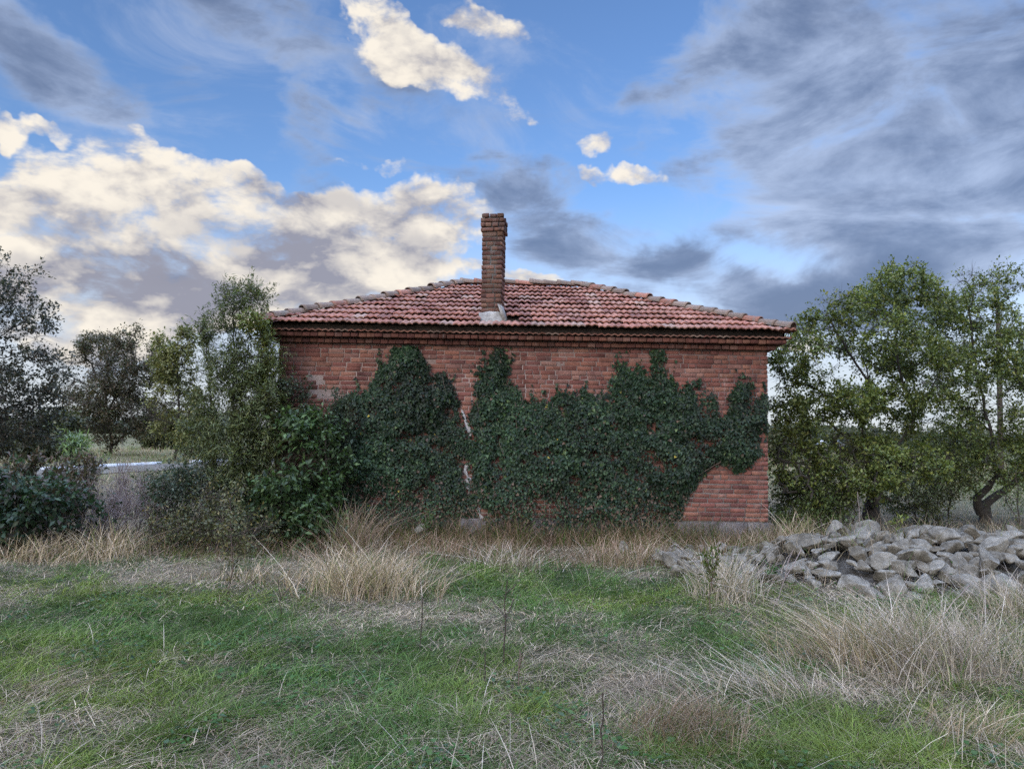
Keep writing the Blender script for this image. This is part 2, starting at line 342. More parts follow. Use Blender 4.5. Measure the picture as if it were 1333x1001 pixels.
# ------------------------------------------------------------------ brick house
HY = 11.8; X0, X1 = -3.72, 4.06; DEP = 5.3; Y1 = HY+DEP; ZP = .345; ZC = 3.04
house = empty('brick_house', (.17, HY+DEP/2, 0))
tag(house, 'single storey red brick house with hipped clay tile roof, its wall half under ivy', 'house')
HINV = np.array([.17, HY+DEP/2, 0])
BR = np.array([[.245, .098, .078], [.275, .118, .088], [.21, .083, .07], [.29, .135, .10], [.255, .125, .105], [.17, .073, .065], [.31, .16, .13]])
def brick_col(n): 
    k = rng.choice(len(BR), n, p=[.27, .22, .16, .1, .13, .06, .06]); return BR[k]*np.array([.90, .92, .90])*rng.uniform(.84, 1.12, (n, 1))
def brick_run(mb, org, ux, uz, un, length, z0, nrow, ch, bl=.245, depth=.06, gap=.0125, jit=.005, half=False, skip=None, cfun=None, hdr=.42):
    """rows of single bricks on a wall plane: org + u*ux + z*uz, outward normal un"""
    ux, uz, un = (np.array(k, float) for k in (ux, uz, un))
    for r in range(nrow):
        u = -rng.uniform(0, bl) if not half else (-(r % 2)*bl/2)
        while u < length:
            l = bl*(.5 if rng.random() < hdr else 1.0)*rng.uniform(.95, 1.05)
            a, e = max(u, 0), min(u+l-gap*rng.uniform(.6, 1.5), length); u += l
            if e-a < .03: continue
            zz = z0+r*ch
            if skip and skip((a+e)/2, zz+ch/2): continue
            out = rng.normal(0, jit*.6)-(rng.random() < .12)*rng.uniform(.002, .008); g = gap*rng.uniform(.5, 1.1)*(1.55 if zz < .95 or zz > 2.88 else 1.0)
            bv = .006
            za, zb = zz+rng.normal(0, .0015), zz+ch-g+rng.normal(0, .0015)
            c = brick_col(1)[0] if cfun is None else cfun((a+e)/2, zz)
            # face with a worn edge
            base = [(a, za, -depth), (e, za, -depth), (e, zb, -depth), (a, zb, -depth), (a, za, out-bv), (e, za, out-bv), (e, zb, out-bv), (a, zb, out-bv),
                    (a+bv, za+bv*.8, out), (e-bv, za+bv*.8, out), (e-bv, zb-bv*.8, out), (a+bv, zb-bv*.8, out)]
            base = np.array(base); base[4:] += rng.normal(0, .0018, (8, 3))
            V = org+base[:, 0:1]*ux+base[:, 1:2]*uz+base[:, 2:3]*un
            f = [[8, 9, 10, 11], [4, 5, 9, 8], [5, 6, 10, 9], [6, 7, 11, 10], [7, 4, 8, 11], [0, 1, 5, 4], [1, 2, 6, 5], [2, 3, 7, 6], [3, 0, 4, 7]]
            mb.add(V, [f], c)
Zv = (0, 0, 1)
SIDES = [((X0, HY, 0), (1, 0, 0), (0, -1, 0), X1-X0), ((X1, HY, 0), (0, 1, 0), (1, 0, 0), DEP), ((X1, Y1, 0), (-1, 0, 0), (0, 1, 0), X1-X0), ((X0, Y1, 0), (0, -1, 0), (-1, 0, 0), DEP)]
holes = [at(412, 492, HY), at(418, 499, HY), at(417, 512, HY), at(428, 514, HY), at(437, 513, HY), at(556, 470, HY)]
def hole(u, z): return any(abs(X0+u-h[0]) < .10 and abs(z-h[2]) < .045 for h in holes)
wall = MB()
for k, (og, ux, un, ln) in enumerate(SIDES):
    brick_run(wall, np.array(og), ux, Zv, un, ln, ZP, 37, (ZC-ZP)/37, skip=hole if k == 0 else None)
wall_o = wall.build('wall', M_brick, house)
core = MB(); core.add(boxv(X0+.012, X1-.012, HY+.012, Y1-.012, 0, 3.30), [BOXF]); core.build('mortar', M_mortar, house)
# plinth of dressed stone
pl = MB()
for k, (og, ux, un, ln) in enumerate(SIDES):
    brick_run(pl, np.array(og)+np.array(un)*.07, ux, Zv, un, ln, -.1, 1, .44, bl=.95, depth=.1, gap=.012, jit=.012, cfun=lambda u, z: (.3, .28, .28))

pl.build('plinth', M_plinth, house)
# corbelled cornice: two brick courses, a course of tile ends
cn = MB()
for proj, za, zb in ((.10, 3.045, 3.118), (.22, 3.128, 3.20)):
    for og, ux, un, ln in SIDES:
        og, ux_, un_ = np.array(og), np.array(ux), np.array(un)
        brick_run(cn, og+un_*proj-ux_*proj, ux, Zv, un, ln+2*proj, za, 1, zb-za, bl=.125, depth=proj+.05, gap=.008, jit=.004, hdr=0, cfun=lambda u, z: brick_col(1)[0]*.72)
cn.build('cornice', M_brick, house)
# roof: every tile is modelled
XE0, XE1, YE0, YE1 = X0-.29, X1+.29, HY-.36, Y1+.36
ZE, RUN = 3.30, (YE1-YE0)/2; PIT = math.atan2(1.24, RUN); RIDGE_X = ((XE0+RUN), (XE1-RUN)); ZR = ZE+1.24
SL = RUN/math.cos(PIT); NR = 10; EXPO = SL/NR; TW = .205
def tile_piece(mb, ox, s, length, c, amp=.021, lift=.03, seed=0, thick=.02, tilt=0., z0=0.):
    nu = 13; u = np.linspace(0, 1, nu); prof = amp*(.5-.5*np.cos(2*np.pi*2*u))-amp*.3*np.exp(-((u-.5)/.08)**2)
    rows = []
    for k, ss in enumerate((0, .04, length*.5, length)):
        zz = prof*(1 if k else .8)+lift*(1-ss/length)+tilt*(u-.5)+z0+(0 if k else -.004)
        rows.append(np.stack([ox+u*TW*1.0, np.full(nu, s+ss), zz], -1))
    rows.insert(0, np.stack([ox+u*TW, np.full(nu, s+.002), rows[0][:, 2]-thick], -1))
    V = np.concatenate(rows); i = np.arange(nu-1)
    f = np.concatenate([np.stack([k*nu+i, k*nu+i+1, (k+1)*nu+i+1, (k+1)*nu+i], -1) for k in range(len(rows)-1)])
    mb.add(V, [f], c)
def tile_col(n=1):
    base = np.array([[.335, .155, .112], [.30, .13, .095], [.36, .19, .145], [.24, .108, .085], [.34, .225, .18]])
    return base[rng.choice(5, p=[.36, .27, .17, .12, .08])]*rng.uniform(.8, 1.15)
chx, chy = at(641, 405, 11.9)[0], 11.90
def slope(W, org, ex, ey, front):
    """tiles of one roof face, clipped along its hips; local x along the eave, local y up the slope"""
    mb = MB(); nt_ = int(W/TW)+2
    up3 = np.array([ey[0]*math.cos(PIT), ey[1]*math.cos(PIT), math.sin(PIT)]); ex3 = np.array([*ex, 0.0]); nrm = np.cross(ex3, up3)
    for r in range(NR+1):
        s = r*EXPO-.02
        for k in range(-1, nt_):
            ox = k*TW+(0 if r % 2 == 0 else .01)+rng.normal(0, .004)
            a = (s+EXPO)*math.cos(PIT)
            if ox+TW < s*math.cos(PIT)-.05 or ox > W-s*math.cos(PIT)+.05: continue
            gap = False
            if front:
                wx = org[0]+ox+TW/2; wy = org[1]+s*math.cos(PIT)
                if .08 < wx-chx < .48 and r == 1: gap = True
                if abs(wx-chx) < .26 and 1 <= r <= 2: gap = True
                if rng.random() < .001: gap = True
            if gap: continue
            broken = rng.random() < .05
            tile_piece(mb, ox, s+rng.normal(0, .008), (EXPO+.05)*(1 if not broken else rng.uniform(.75, .95)), tile_col(), lift=.046+abs(rng.normal(0, .008)), tilt=rng.normal(0, .006), z0=rng.normal(0, .003)+.012*(fbm(np.array([[ox*.7, s*.9]]), 31 + front)[0]-.5))
    V = np.concatenate(mb.v); C = np.concatenate(mb.c); Fq = np.concatenate(mb.f[4])
    me = bpy.data.meshes.new('t'); me.from_pydata(V.tolist(), [], Fq.tolist())
    ca = me.color_attributes.new('Col', 'FLOAT_COLOR', 'POINT'); cc = np.ones((len(V), 4), np.float32); cc[:, :3] = C; ca.data.foreach_set('color', cc.ravel())
    bm = bmesh.new(); bm.from_mesh(me)
    cosP = math.cos(PIT)
    for co, no in (((0, 0, 0), (-1, cosP, 0)), ((W, 0, 0), (1, cosP, 0))):
        bmesh.ops.bisect_plane(bm, geom=bm.verts[:]+bm.edges[:]+bm.faces[:], plane_co=co, plane_no=Vector(no).normalized(), clear_outer=True)
    bmesh.ops.bisect_plane(bm, geom=bm.verts[:]+bm.edges[:]+bm.faces[:], plane_co=(0, SL, 0), plane_no=(0, 1, 0), clear_outer=True)
    for v in bm.verts:
        l = np.array(v.co); p = np.array(org)+ex3*l[0]+up3*l[1]+nrm*l[2]; v.co = p
    bm.to_mesh(me); bm.free(); return me
def slope_list():
    yield slope(XE1-XE0, (XE0, YE0, ZE), (1, 0), (0, 1), 1)
    yield slope(YE1-YE0, (XE1, YE0, ZE), (0, 1), (-1, 0), 0)
    yield slope(XE1-XE0, (XE1, YE1, ZE), (-1, 0), (0, -1), 0)
    yield slope(YE1-YE0, (XE0, YE1, ZE), (0, -1), (1, 0), 0)
bm = bmesh.new()
for me in slope_list(): bm.from_mesh(me)
me = bpy.data.meshes.new('roof'); bm.to_mesh(me); bm.free(); me.materials.append(M_tile)
roof = bpy.data.objects.new('roof', me); col.objects.link(roof); roof.parent = house
# boarding under the tiles
i_ = .12; dz = -.035
dk_v = [(XE0+i_, YE0+i_, ZE+dz+.03), (XE1-i_, YE0+i_, ZE+dz+.03), (XE1-i_, YE1-i_, ZE+dz+.03), (XE0+i_, YE1-i_, ZE+dz+.03), (RIDGE_X[0], (YE0+YE1)/2, ZR+dz), (RIDGE_X[1], (YE0+YE1)/2, ZR+dz)]
mk('roof_boarding', dk_v, [np.array([[0, 1, 5, 4], [2, 3, 4, 5], [3, 2, 1, 0]]), np.array([[1, 2, 5], [3, 0, 4]])], M_deck, roof)
fa = MB()
for og, ux, un, ln in SIDES:
    og, ux, un = (np.array(k, float) for k in (og, ux, un)); p = og+un*.2-ux*.2
    v = boxv(0, ln+.4, -.03, 0, 3.203, 3.30); fa.add(p+v[:, 0:1]*ux+v[:, 1:2]*un*-1+v[:, 2:3]*np.array(Zv)-un*.03, [BOXF])
fa.build('fascia_board', M_deck, roof)
# course of tile ends under the eave
te = MB()
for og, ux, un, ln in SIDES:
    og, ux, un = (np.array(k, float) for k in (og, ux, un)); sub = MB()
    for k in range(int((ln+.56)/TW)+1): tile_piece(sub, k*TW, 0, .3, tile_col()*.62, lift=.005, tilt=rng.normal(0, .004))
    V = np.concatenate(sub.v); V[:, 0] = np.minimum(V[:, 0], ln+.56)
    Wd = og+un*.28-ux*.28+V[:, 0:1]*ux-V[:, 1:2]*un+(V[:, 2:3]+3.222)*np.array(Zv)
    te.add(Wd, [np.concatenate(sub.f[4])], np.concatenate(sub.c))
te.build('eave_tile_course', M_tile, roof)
# hip and ridge caps
def caps(name, p0, p1):
    p0, p1 = np.array(p0, float), np.array(p1, float); d = p1-p0; L = np.linalg.norm(d); d /= L
    side = np.cross(d, (0, 0, 1)); side /= np.linalg.norm(side); upv = np.cross(side, d); mb = MB(); n = int(L/.29); na = 9
    for k in range(n+1):
        s = k*L/(n+1); ln = L/(n+1)+.06; rr = (.108*rng.uniform(.93, 1.06), .088); jl = rng.normal(0, .008); js = rng.normal(0, .008)
        ring = []
        for (ss, r_) in ((0, rr[0]-.018), (0, rr[0]), (ln*.18, rr[0]), (ln*.2, rr[0]*.93), (ln, rr[1])):
            th = np.linspace(-.15, math.pi+.15, na)
            ring.append(p0+d*(s+ss)+np.cos(th)[:, None]*side*r_+np.sin(th)[:, None]*upv*r_*.8+upv*(jl+.022*(1-ss/ln)-.012)+side*js)
        V = np.concatenate(ring); i = np.arange(na-1)
        f = np.concatenate([np.stack([q*na+i, q*na+i+1, (q+1)*na+i+1, (q+1)*na+i], -1) for q in range(4)])
        mb.add(V, [f], np.array([.21, .155, .125])*rng.uniform(.75, 1.2)*(np.array([1.5, .95, .85]) if rng.random() < .25 else 1))
    return mb.build(name, M_hip, roof)
cyR = (YE0+YE1)/2
for e in ((XE0, YE0), (XE0, YE1), (XE1, YE0), (XE1, YE1)):
    rx = RIDGE_X[0] if e[0] == XE0 else RIDGE_X[1]
    caps('hip_cap', (e[0]+.02*np.sign(rx-e[0]), e[1]+.02*np.sign(cyR-e[1]), ZE+.05), (rx, cyR, ZR+.05))
caps('ridge_cap', (RIDGE_X[0]-.05, cyR, ZR+.05), (RIDGE_X[1]+.05, cyR, ZR+.05))
# chimney
CW = .33; ang = R(-9); CZ0, CZ1 = 3.30, 5.24
ca_, sa_ = math.cos(ang), math.sin(ang); e1 = np.array([ca_, sa_, 0]); e2 = np.array([-sa_, ca_, 0]); cc0 = np.array([chx, chy+.18, 0])
chim = MB()
def chim_ring(z, w_, ch, drop=()):
    h = w_/2
    for k, (a_, b_) in enumerate(((-e2, e1), (e1, e2), (e2, -e1), (-e1, -e2))):
        if k in drop: continue
        brick_run(chim, cc0+a_*h-b_*h+rng.normal(0, .003, 3)*[1, 1, 0], b_, Zv, a_, w_, z, 1, ch, bl=.23, depth=.08, gap=.014, jit=.007, cfun=lambda u, z: brick_col(1)[0]*rng.uniform(.45, .85)*np.array([.92, 1.05, 1.02]))
nr = 25; ch = (CZ1-CZ0)/nr
for r in range(nr):
    z = CZ0+r*ch
    w_ = CW+(.05 if r in (21, 22, 23) else .03 if r == 24 else 0)
    chim_ring(z, w_, ch, drop=(1,) if r == 24 else ())
chimney = chim.build('chimney', M_chim, house)
cx = MB(); v = boxv(-CW/2+.014, CW/2-.014, -CW/2+.014, CW/2-.014, CZ0-.2, CZ1-.06); cx.add(cc0+v[:, 0:1]*e1+v[:, 1:2]*e2+v[:, 2:3]*np.array(Zv), [BOXF])
cx.build('flue_core', plain_mat('sooty_mortar', (.06, .055, .05), (.20, .185, .17), 6.), chimney)
# cement collar that has come loose on one side
colr = MB()
def lump(mb, bot, top, z0, z1, n=20, jit=.012, ctr=cc0, c=None):
    ring = []
    for k, (s_, z) in enumerate(((bot, z0), (bot*.93, z0+(z1-z0)*.35), (top*1.04, z0+(z1-z0)*.8), (top, z1), (top*.8, z1+.01))):
        pts = []
        for q in range(n):
            th = 2*math.pi*q/n; cx_, sx_ = math.cos(th), math.sin(th); m_ = max(abs(cx_), abs(sx_))
            pts.append(ctr+e1*(cx_/m_*s_)+e2*(sx_/m_*s_)+np.array([0, 0, z])+rng.normal(0, jit, 3))
        ring.append(pts)
    V = np.array(ring).reshape(-1, 3); i = np.arange(n); j = (i+1) % n
    mb.add(V, [np.concatenate([np.stack([k*n+i, k*n+j, (k+1)*n+j, (k+1)*n+i], -1) for k in range(4)])])
lump(colr, .255, .195, 3.40, 3.60)
sl_o = cc0+e1*.20-e2*.16
v = boxv(-.022, .03, -.09, .12, -.16, .14)*1.0; v[:, 0] += np.where(v[:, 2] > 0, -.05, .05); v += rng.normal(0, .012, v.shape)
colr.add(sl_o+v[:, 0:1]*e1+v[:, 1:2]*e2+(v[:, 2:3]+3.57)*np.array(Zv), [BOXF])
colr.build('mortar_collar', M_cement, chimney)
# pale lime streaks left on the wall between the two ivies
for pts, wd in (([(601, 533), (606, 548), (611, 560), (613, 568)], .045), ([(609, 604), (605, 612), (610, 622), (611, 632), (609, 637)], .055), ([(622, 660), (624, 668), (629, 678)], .04)):
    pt = MB(); P0 = np.array([at(x, y, HY-.012) for x, y in pts]); n = 14
    tt = np.linspace(0, len(P0)-1, n); Pc = np.stack([np.interp(tt, range(len(P0)), P0[:, k]) for k in range(3)], -1)
    dd = np.gradient(Pc, axis=0); nn = np.stack([dd[:, 2], 0*dd[:, 0], -dd[:, 0]], -1); nn /= np.linalg.norm(nn, axis=1)[:, None]
    ww = wd*rng.uniform(.2, 1.05, n); ww[0] = ww[-1] = .006
    A = Pc+nn*ww[:, None]; B = Pc-nn*ww[:, None]*rng.uniform(.6, 1, (n, 1)); mid = Pc+np.array([0, -.012, 0])
    V = np.concatenate([A, mid, B]); i = np.arange(n-1)
    pt.add(V, [np.concatenate([np.stack([i, i+1, n+i+1, n+i], -1), np.stack([n+i, n+i+1, 2*n+i+1, 2*n+i], -1)])])
    pt.build('lime_patch', M_pale, house)
# parts were modelled in world space: bring them under the house's own base point
for o in list(house.children):
    o.matrix_parent_inverse = Matrix.Translation(-house.location)

# ------------------------------------------------------------------ plants: space colonisation, twigs, leaves
def unit(a): return a/np.maximum(np.linalg.norm(a, axis=-1, keepdims=True), 1e-9)
def ground_pt(px, Y, dz=-.04):
    x = at(px, 565, Y)[0]; return np.array([x, Y, float(terrain(np.array([x]), np.array([float(Y)]))[0])+dz])
def colonize(attr, paths, D, dk, jit=.25, maxit=140, up=.05):
    N = []; Pn = []
    for path in paths:
        path = [np.array(p, float) for p in path]; last = -1
        for k in range(len(path)):
            if k == 0: N.append(path[0]); Pn.append(-1); last = len(N)-1; continue
            n = max(1, int(round(np.linalg.norm(path[k]-path[k-1])/D)))
            for j in range(1, n+1):
                N.append(path[k-1]+(path[k]-path[k-1])*j/n+(rng.normal(0, D*.10, 3) if j < n else 0)); Pn.append(last); last = len(N)-1
    N = np.array(N); alive = np.ones(len(attr), bool)
    dd = np.linalg.norm(attr[:, None]-N[None], axis=2); near = dd.argmin(1); nd = dd.min(1)
    for it in range(maxit):
        if not alive.any(): break
        acc = np.zeros_like(N); v = unit(attr-N[near]); np.add.at(acc, near[alive], v[alive])
        g = np.unique(near[alive]); d = unit(unit(acc[g])+rng.normal(0, jit, (len(g), 3))+np.array([0, 0, up])); new = N[g]+d*D
        base = len(N); N = np.concatenate([N, new]); Pn += list(g)
        dd = np.linalg.norm(attr[:, None]-new[None], axis=2); k = dd.argmin(1); m_ = dd[np.arange(len(attr)), k]
        b = m_ < nd; near[b] = base+k[b]; nd = np.minimum(nd, m_); was = alive.sum(); alive &= nd > dk
        if len(N) > 5200: break
    return N, np.array(Pn)
def radii(Pn, tip, e=2.3):
    n = len(Pn); acc = np.zeros(n); r = np.zeros(n)
    for k in range(n-1, -1, -1):
        r[k] = max(acc[k], tip**e)**(1/e)
        if Pn[k] >= 0: acc[Pn[k]] += r[k]**e
    return r
REF = unit(np.array([.31, .88, .36]))
def wood(N, Pn, r, sides=6):
    n = len(N); main = np.full(n, -1)
    for k in range(n):
        p = Pn[k]
        if p >= 0 and (main[p] < 0 or r[k] > r[main[p]]): main[p] = k
    e = np.where(Pn >= 0)[0]; d = np.zeros((n, 3)); d[e] = unit(N[e]-N[Pn[e]])
    root = Pn < 0; d[root & (main >= 0)] = unit(N[main[root & (main >= 0)]]-N[root & (main >= 0)])
    nd = d.copy(); has = (main >= 0) & ~root; nd[has] = unit(d[has]+d[main[has]])
    th = np.arange(sides)*2*math.pi/sides
    def ring(P, D_, rr):
        u = unit(np.cross(D_, REF)); v = np.cross(D_, u)
        return P[:, None]+rr[:, None, None]*(np.cos(th)[None, :, None]*u[:, None]+np.sin(th)[None, :, None]*v[:, None])
    R0 = ring(N, nd, r); ms = main[Pn[e]] == e; side = e[~ms]
    RS = ring(N[Pn[side]], d[side], r[side]*1.05)
    V = np.concatenate([R0.reshape(-1, 3), RS.reshape(-1, 3)])
    lo = np.where(ms, Pn[e]*sides, 0); lo[~ms] = n*sides+np.arange(len(side))*sides
    hi = e*sides; i = np.arange(sides); j = (i+1) % sides
    Fq = np.stack([lo[:, None]+i, lo[:, None]+j, hi[:, None]+j, hi[:, None]+i], -1).reshape(-1, 4)
    return V, Fq, d
def leaf_geo(P, A, Nn, L, W, C, fold=.25, droop=.12):
    A = unit(A); X = unit(np.cross(A, Nn)); Z = np.cross(X, A); L = L[:, None]; W = W[:, None]
    V = np.stack([P, P+A*L*.42-X*W+Z*W*fold, P+A*L-Z*L*droop, P+A*L*.42+X*W+Z*W*fold], 1).reshape(-1, 3)
    k = np.arange(len(P))*4
    Fq = np.concatenate([np.stack([k, k+3, k+2], -1), np.stack([k, k+2, k+1], -1)])
    return V, Fq, np.repeat(C, 4, 0)
def twig_geo(A, B, r, C):
    d = unit(B-A); u = unit(np.cross(d, REF)); v = np.cross(d, u); V = []
    for q in range(3):
        t_ = 2*math.pi*q/3; o = math.cos(t_)*u+math.sin(t_)*v; V += [A+o*r, B+o*r*.4]
    V = np.stack(V, 1).reshape(-1, 3); k = np.arange(len(A))[:, None]*6; F_ = []
    for q in range(3): F_.append(np.concatenate([k+2*q, k+(2*q+2) % 6, k+(2*q+3) % 6, k+2*q+1], 1))
    return V, np.concatenate(F_), np.broadcast_to(np.asarray(C, float), (len(V), 3))
def pick(pal, n):
    pal = np.array(pal, float); k = rng.choice(len(pal), n, p=pal[:, 3]/pal[:, 3].sum()); return pal[k, :3]
def plant(name, label, cat, blobs_, roots, natt=350, D=.16, tip=.004, ntwig=900, tl=(.15, .4), lpt=7, leaf=(.04, .012), pal=((.05, .08, .03, 1),), wood_m=None, leaf_m=None,
          wood_name='trunk', leaf_name='crown', group=None, up=.05, jit=.25, gravity=.25, twig_c=(.07, .055, .045), thr=.02, fold=.25, spread=.02, clump=0., tw_r=.0022, dk=None, maxr=None, e=2.3, rootr=None):
    ws = np.array([b_[6] if len(b_) > 6 else b_[3]*b_[4] for b_ in blobs_], float); att = []
    for b_, c_ in zip(blobs_, rng.multinomial(natt, ws/ws.sum())):
        px, py, Y, rx, ry_, rym = b_[:6]; q = unit(rng.normal(0, 1, (c_, 3)))*rng.random((c_, 1))**(1/2.6)
        att.append(at(px, py, Y)+q*np.array([rx*Y/F, rym, ry_*Y/F]))
    att = np.concatenate(att); att = att[att[:, 2] > .08]
    N, Pn = colonize(att, roots, D, dk or D*1.3, jit, up=up)
    r = radii(Pn, tip, e)
    if rootr: r = r*(1+(rootr/r[0]-1)*np.clip(1-N[:, 2]/1.5, 0, 1)**1.3)
    if maxr: r = np.minimum(r, maxr)
    V, Fq, d = wood(N, Pn, r)
    base = roots[0][0]; o = empty(name, base); tag(o, label, cat, group)
    mk(wood_name, V-base, [Fq], wood_m or M_bark, o, smooth=True)
    thin = np.where(r < thr)[0]
    k = rng.choice(thin, ntwig); A = N[k]+rng.normal(0, .02, (ntwig, 3))
    td = unit(d[k]*.6+rng.normal(0, .55, (ntwig, 3))+np.array([0, 0, up*2])); tlen = rng.uniform(*tl, ntwig)
    B = A+td*tlen[:, None]
    vs, fs, cs = twig_geo(N[k], B, tw_r, twig_c); mb = MB(); mb.add(vs, [fs], cs)
    if lpt:
        tone = (fbm(A*1.3, 77, 2)*.9+.55)
        kk = np.repeat(np.arange(ntwig), lpt); keep = rng.random(len(kk)) < (.85 if not clump else np.clip(.05+3.8*(fbm(A[kk]*clump, 3, 2)-.335), 0, 1)); kk = kk[keep]; n = len(kk)
        t_ = rng.uniform(.15, 1.05, n)[:, None]; P = A[kk]*(1-t_)+B[kk]*t_+rng.normal(0, spread, (n, 3))
        LA = unit(td[kk]*.5+rng.normal(0, .7, (n, 3))+np.array([0, 0, -gravity])); NN = unit(rng.normal(0, .5, (n, 3))+np.array([0, -.15, .8]))
        ll = leaf[0]*rng.uniform(.6, 1.3, n); c_ = pick(pal, n)*rng.uniform(.7, 1.3, (n, 1))*tone[kk, None]
        mb.add(*(lambda a, b, c: (a, [b], c))(*leaf_geo(P, LA, NN, ll, leaf[1]*ll/leaf[0], c_, fold)))
    V = np.concatenate(mb.v)-base; mb.v = [V]; mb.build(leaf_name, leaf_m or M_leaf, o)
    return o

# right: two spreading fruit trees beyond the stones
G_ = ((.105, .135, .033, .4), (.155, .18, .044, .28), (.055, .08, .026, .25), (.20, .20, .055, .07))
plant('fruit_tree', 'spreading green tree with dark forked trunk nearest the right corner of the house', 'tree',
      [(1085, 425, 13.2, 62, 34, 1.3), (1040, 465, 13.0, 40, 36, .9), (1165, 385, 13.8, 50, 34, 1.3), (1150, 450, 13.6, 75, 34, 1.6), (1105, 390, 13.4, 32, 22, .8), (1172, 356, 14, 22, 14, .5), (1025, 440, 13.2, 22, 26, .5), (1195, 470, 13.8, 60, 34, 1.3, 2000),
       (1030, 535, 13.0, 34, 24, .8, 650), (1100, 520, 13.2, 60, 26, 1.2, 700), (1180, 525, 13.6, 60, 26, 1.3, 800), (1075, 605, 12.7, 62, 34, 1.0, 2300), (1150, 600, 12.9, 62, 28, 1.1, 2000), (1125, 635, 12.5, 50, 26, .7, 1500), (1050, 630, 12.6, 40, 26, .7, 900), (1200, 600, 13.0, 44, 24, 1.0, 1100)],
      [[ground_pt(1131, 13.6), at(1136, 650, 13.6), at(1150, 615, 13.7), at(1172, 575, 13.8), at(1190, 545, 13.9), at(1215, 500, 13.9), at(1235, 460, 14)], [at(1150, 615, 13.7), at(1126, 585, 13.5), at(1124, 550, 13.4), at(1135, 505, 13.4), at(1120, 460, 13.3)], [at(1124, 550, 13.4), at(1090, 520, 13.2), at(1045, 500, 13.1), at(1015, 505, 13.0)],
       [at(1126, 580, 13.5), at(1070, 545, 13.0), at(1030, 560, 12.9), at(1012, 595, 12.8)], [at(1190, 545, 13.9), at(1175, 500, 13.8), at(1165, 440, 13.8), at(1170, 380, 13.8)], [at(1135, 505, 13.4), at(1100, 450, 13.3), at(1075, 410, 13.2)]],
      natt=820, D=.14, tip=.0042, ntwig=9200, tl=(.10, .30), lpt=9, leaf=(.060, .018), pal=G_, gravity=.05, clump=2.1, e=2.3, jit=.4, rootr=.20, up=.0)
plant('fruit_tree', 'taller green tree with a leaning low trunk at the right edge behind the stones', 'tree',
      [(1212, 415, 15.2, 44, 36, 1.3), (1262, 390, 15.5, 44, 34, 1.3), (1320, 430, 15.8, 55, 40, 1.6), (1245, 440, 15.5, 50, 34, 1.4), (1290, 480, 15.5, 70, 30, 1.6), (1390, 470, 16, 80, 70, 1.8), (1265, 354, 15.6, 24, 14, .5), (1300, 372, 15.8, 26, 20, .7), (1290, 540, 15.4, 80, 24, 1.5, 1000), (1235, 505, 15.4, 40, 24, 1.0, 600),
       (1240, 590, 15.0, 55, 28, 1.2, 1500), (1320, 590, 15.2, 55, 36, 1.3, 2200), (1215, 545, 15.2, 40, 26, 1.0, 700), (1365, 560, 15.5, 50, 40, 1.4, 1500)],
      [[ground_pt(1278, 15.8), at(1284, 655, 15.8), at(1312, 634, 15.8), at(1335, 615, 15.8), at(1350, 560, 15.8), at(1330, 500, 15.8), at(1310, 440, 15.8)], [at(1278, 668, 15.8), at(1272, 648, 15.7), at(1298, 620, 15.5), at(1290, 560, 15.5), at(1270, 480, 15.5), at(1262, 410, 15.5)], [at(1290, 560, 15.5), at(1250, 530, 15.4), at(1225, 500, 15.4)]],
      natt=880, D=.15, tip=.0042, ntwig=9200, tl=(.10, .32), lpt=9, leaf=(.064, .019), pal=G_, gravity=.05, clump=2.0, e=2.3, jit=.4, rootr=.13, up=.0)
SG = ((.075, .11, .034, .5), (.115, .145, .042, .3), (.05, .075, .026, .2))
plant('shrub', 'leafy green shrub between house corner and the forked trunk', 'shrub', [(1062, 645, 12.9, 46, 32, .8), (1045, 670, 12.6, 40, 26, .6)],
      [[ground_pt(1050+k*9, 12.8+.1*k), at(1050+k*10, 660, 12.8)] for k in range(4)], natt=200, D=.12, ntwig=1500, lpt=8, leaf=(.05, .014), pal=SG, wood_name='stem', leaf_name='foliage', group=None)
plant('bare_shrub', 'leafless reddish shrub of thin twigs beside the forked trunk', 'shrub', [(1096, 655, 13.2, 24, 32, .4)], [[ground_pt(1088+k*6, 13.1), at(1090+k*7, 672, 13.2)] for k in range(4)],
      natt=90, D=.10, ntwig=340, lpt=0, tl=(.2, .5), tip=.003, wood_m=M_twig, twig_c=(.15, .10, .085), wood_name='stem', leaf_name='twig_spray', up=.4)
plant('shrub', 'low olive shrub behind the middle of the stone heap', 'shrub', [(1180, 660, 14.6, 45, 18, .7), (1205, 632, 15, 50, 30, .8), (1240, 615, 15.4, 40, 24, .7), (1185, 655, 14.6, 35, 22, .6)],
      [[ground_pt(1190+k*14, 15), at(1192+k*15, 650, 15)] for k in range(4)], natt=190, D=.13, ntwig=1500, lpt=7, leaf=(.055, .015), pal=((.09, .11, .045, .5), (.13, .13, .05, .3), (.06, .075, .035, .2)), wood_name='stem', leaf_name='foliage', clump=1.8)
plant('sapling', 'thin bare-stemmed sapling at the far right behind the stones', 'sapling', [(1322, 625, 13.5, 16, 22, .3), (1310, 650, 13.5, 14, 14, .2)], [[ground_pt(1325, 13.5), at(1324, 650, 13.5), at(1322, 615, 13.5)], [at(1325, 680, 13.5), at(1311, 655, 13.5)]],
      natt=40, D=.12, ntwig=110, lpt=5, leaf=(.045, .012), pal=SG, wood_name='stem', leaf_name='foliage', wood_m=M_stalk)
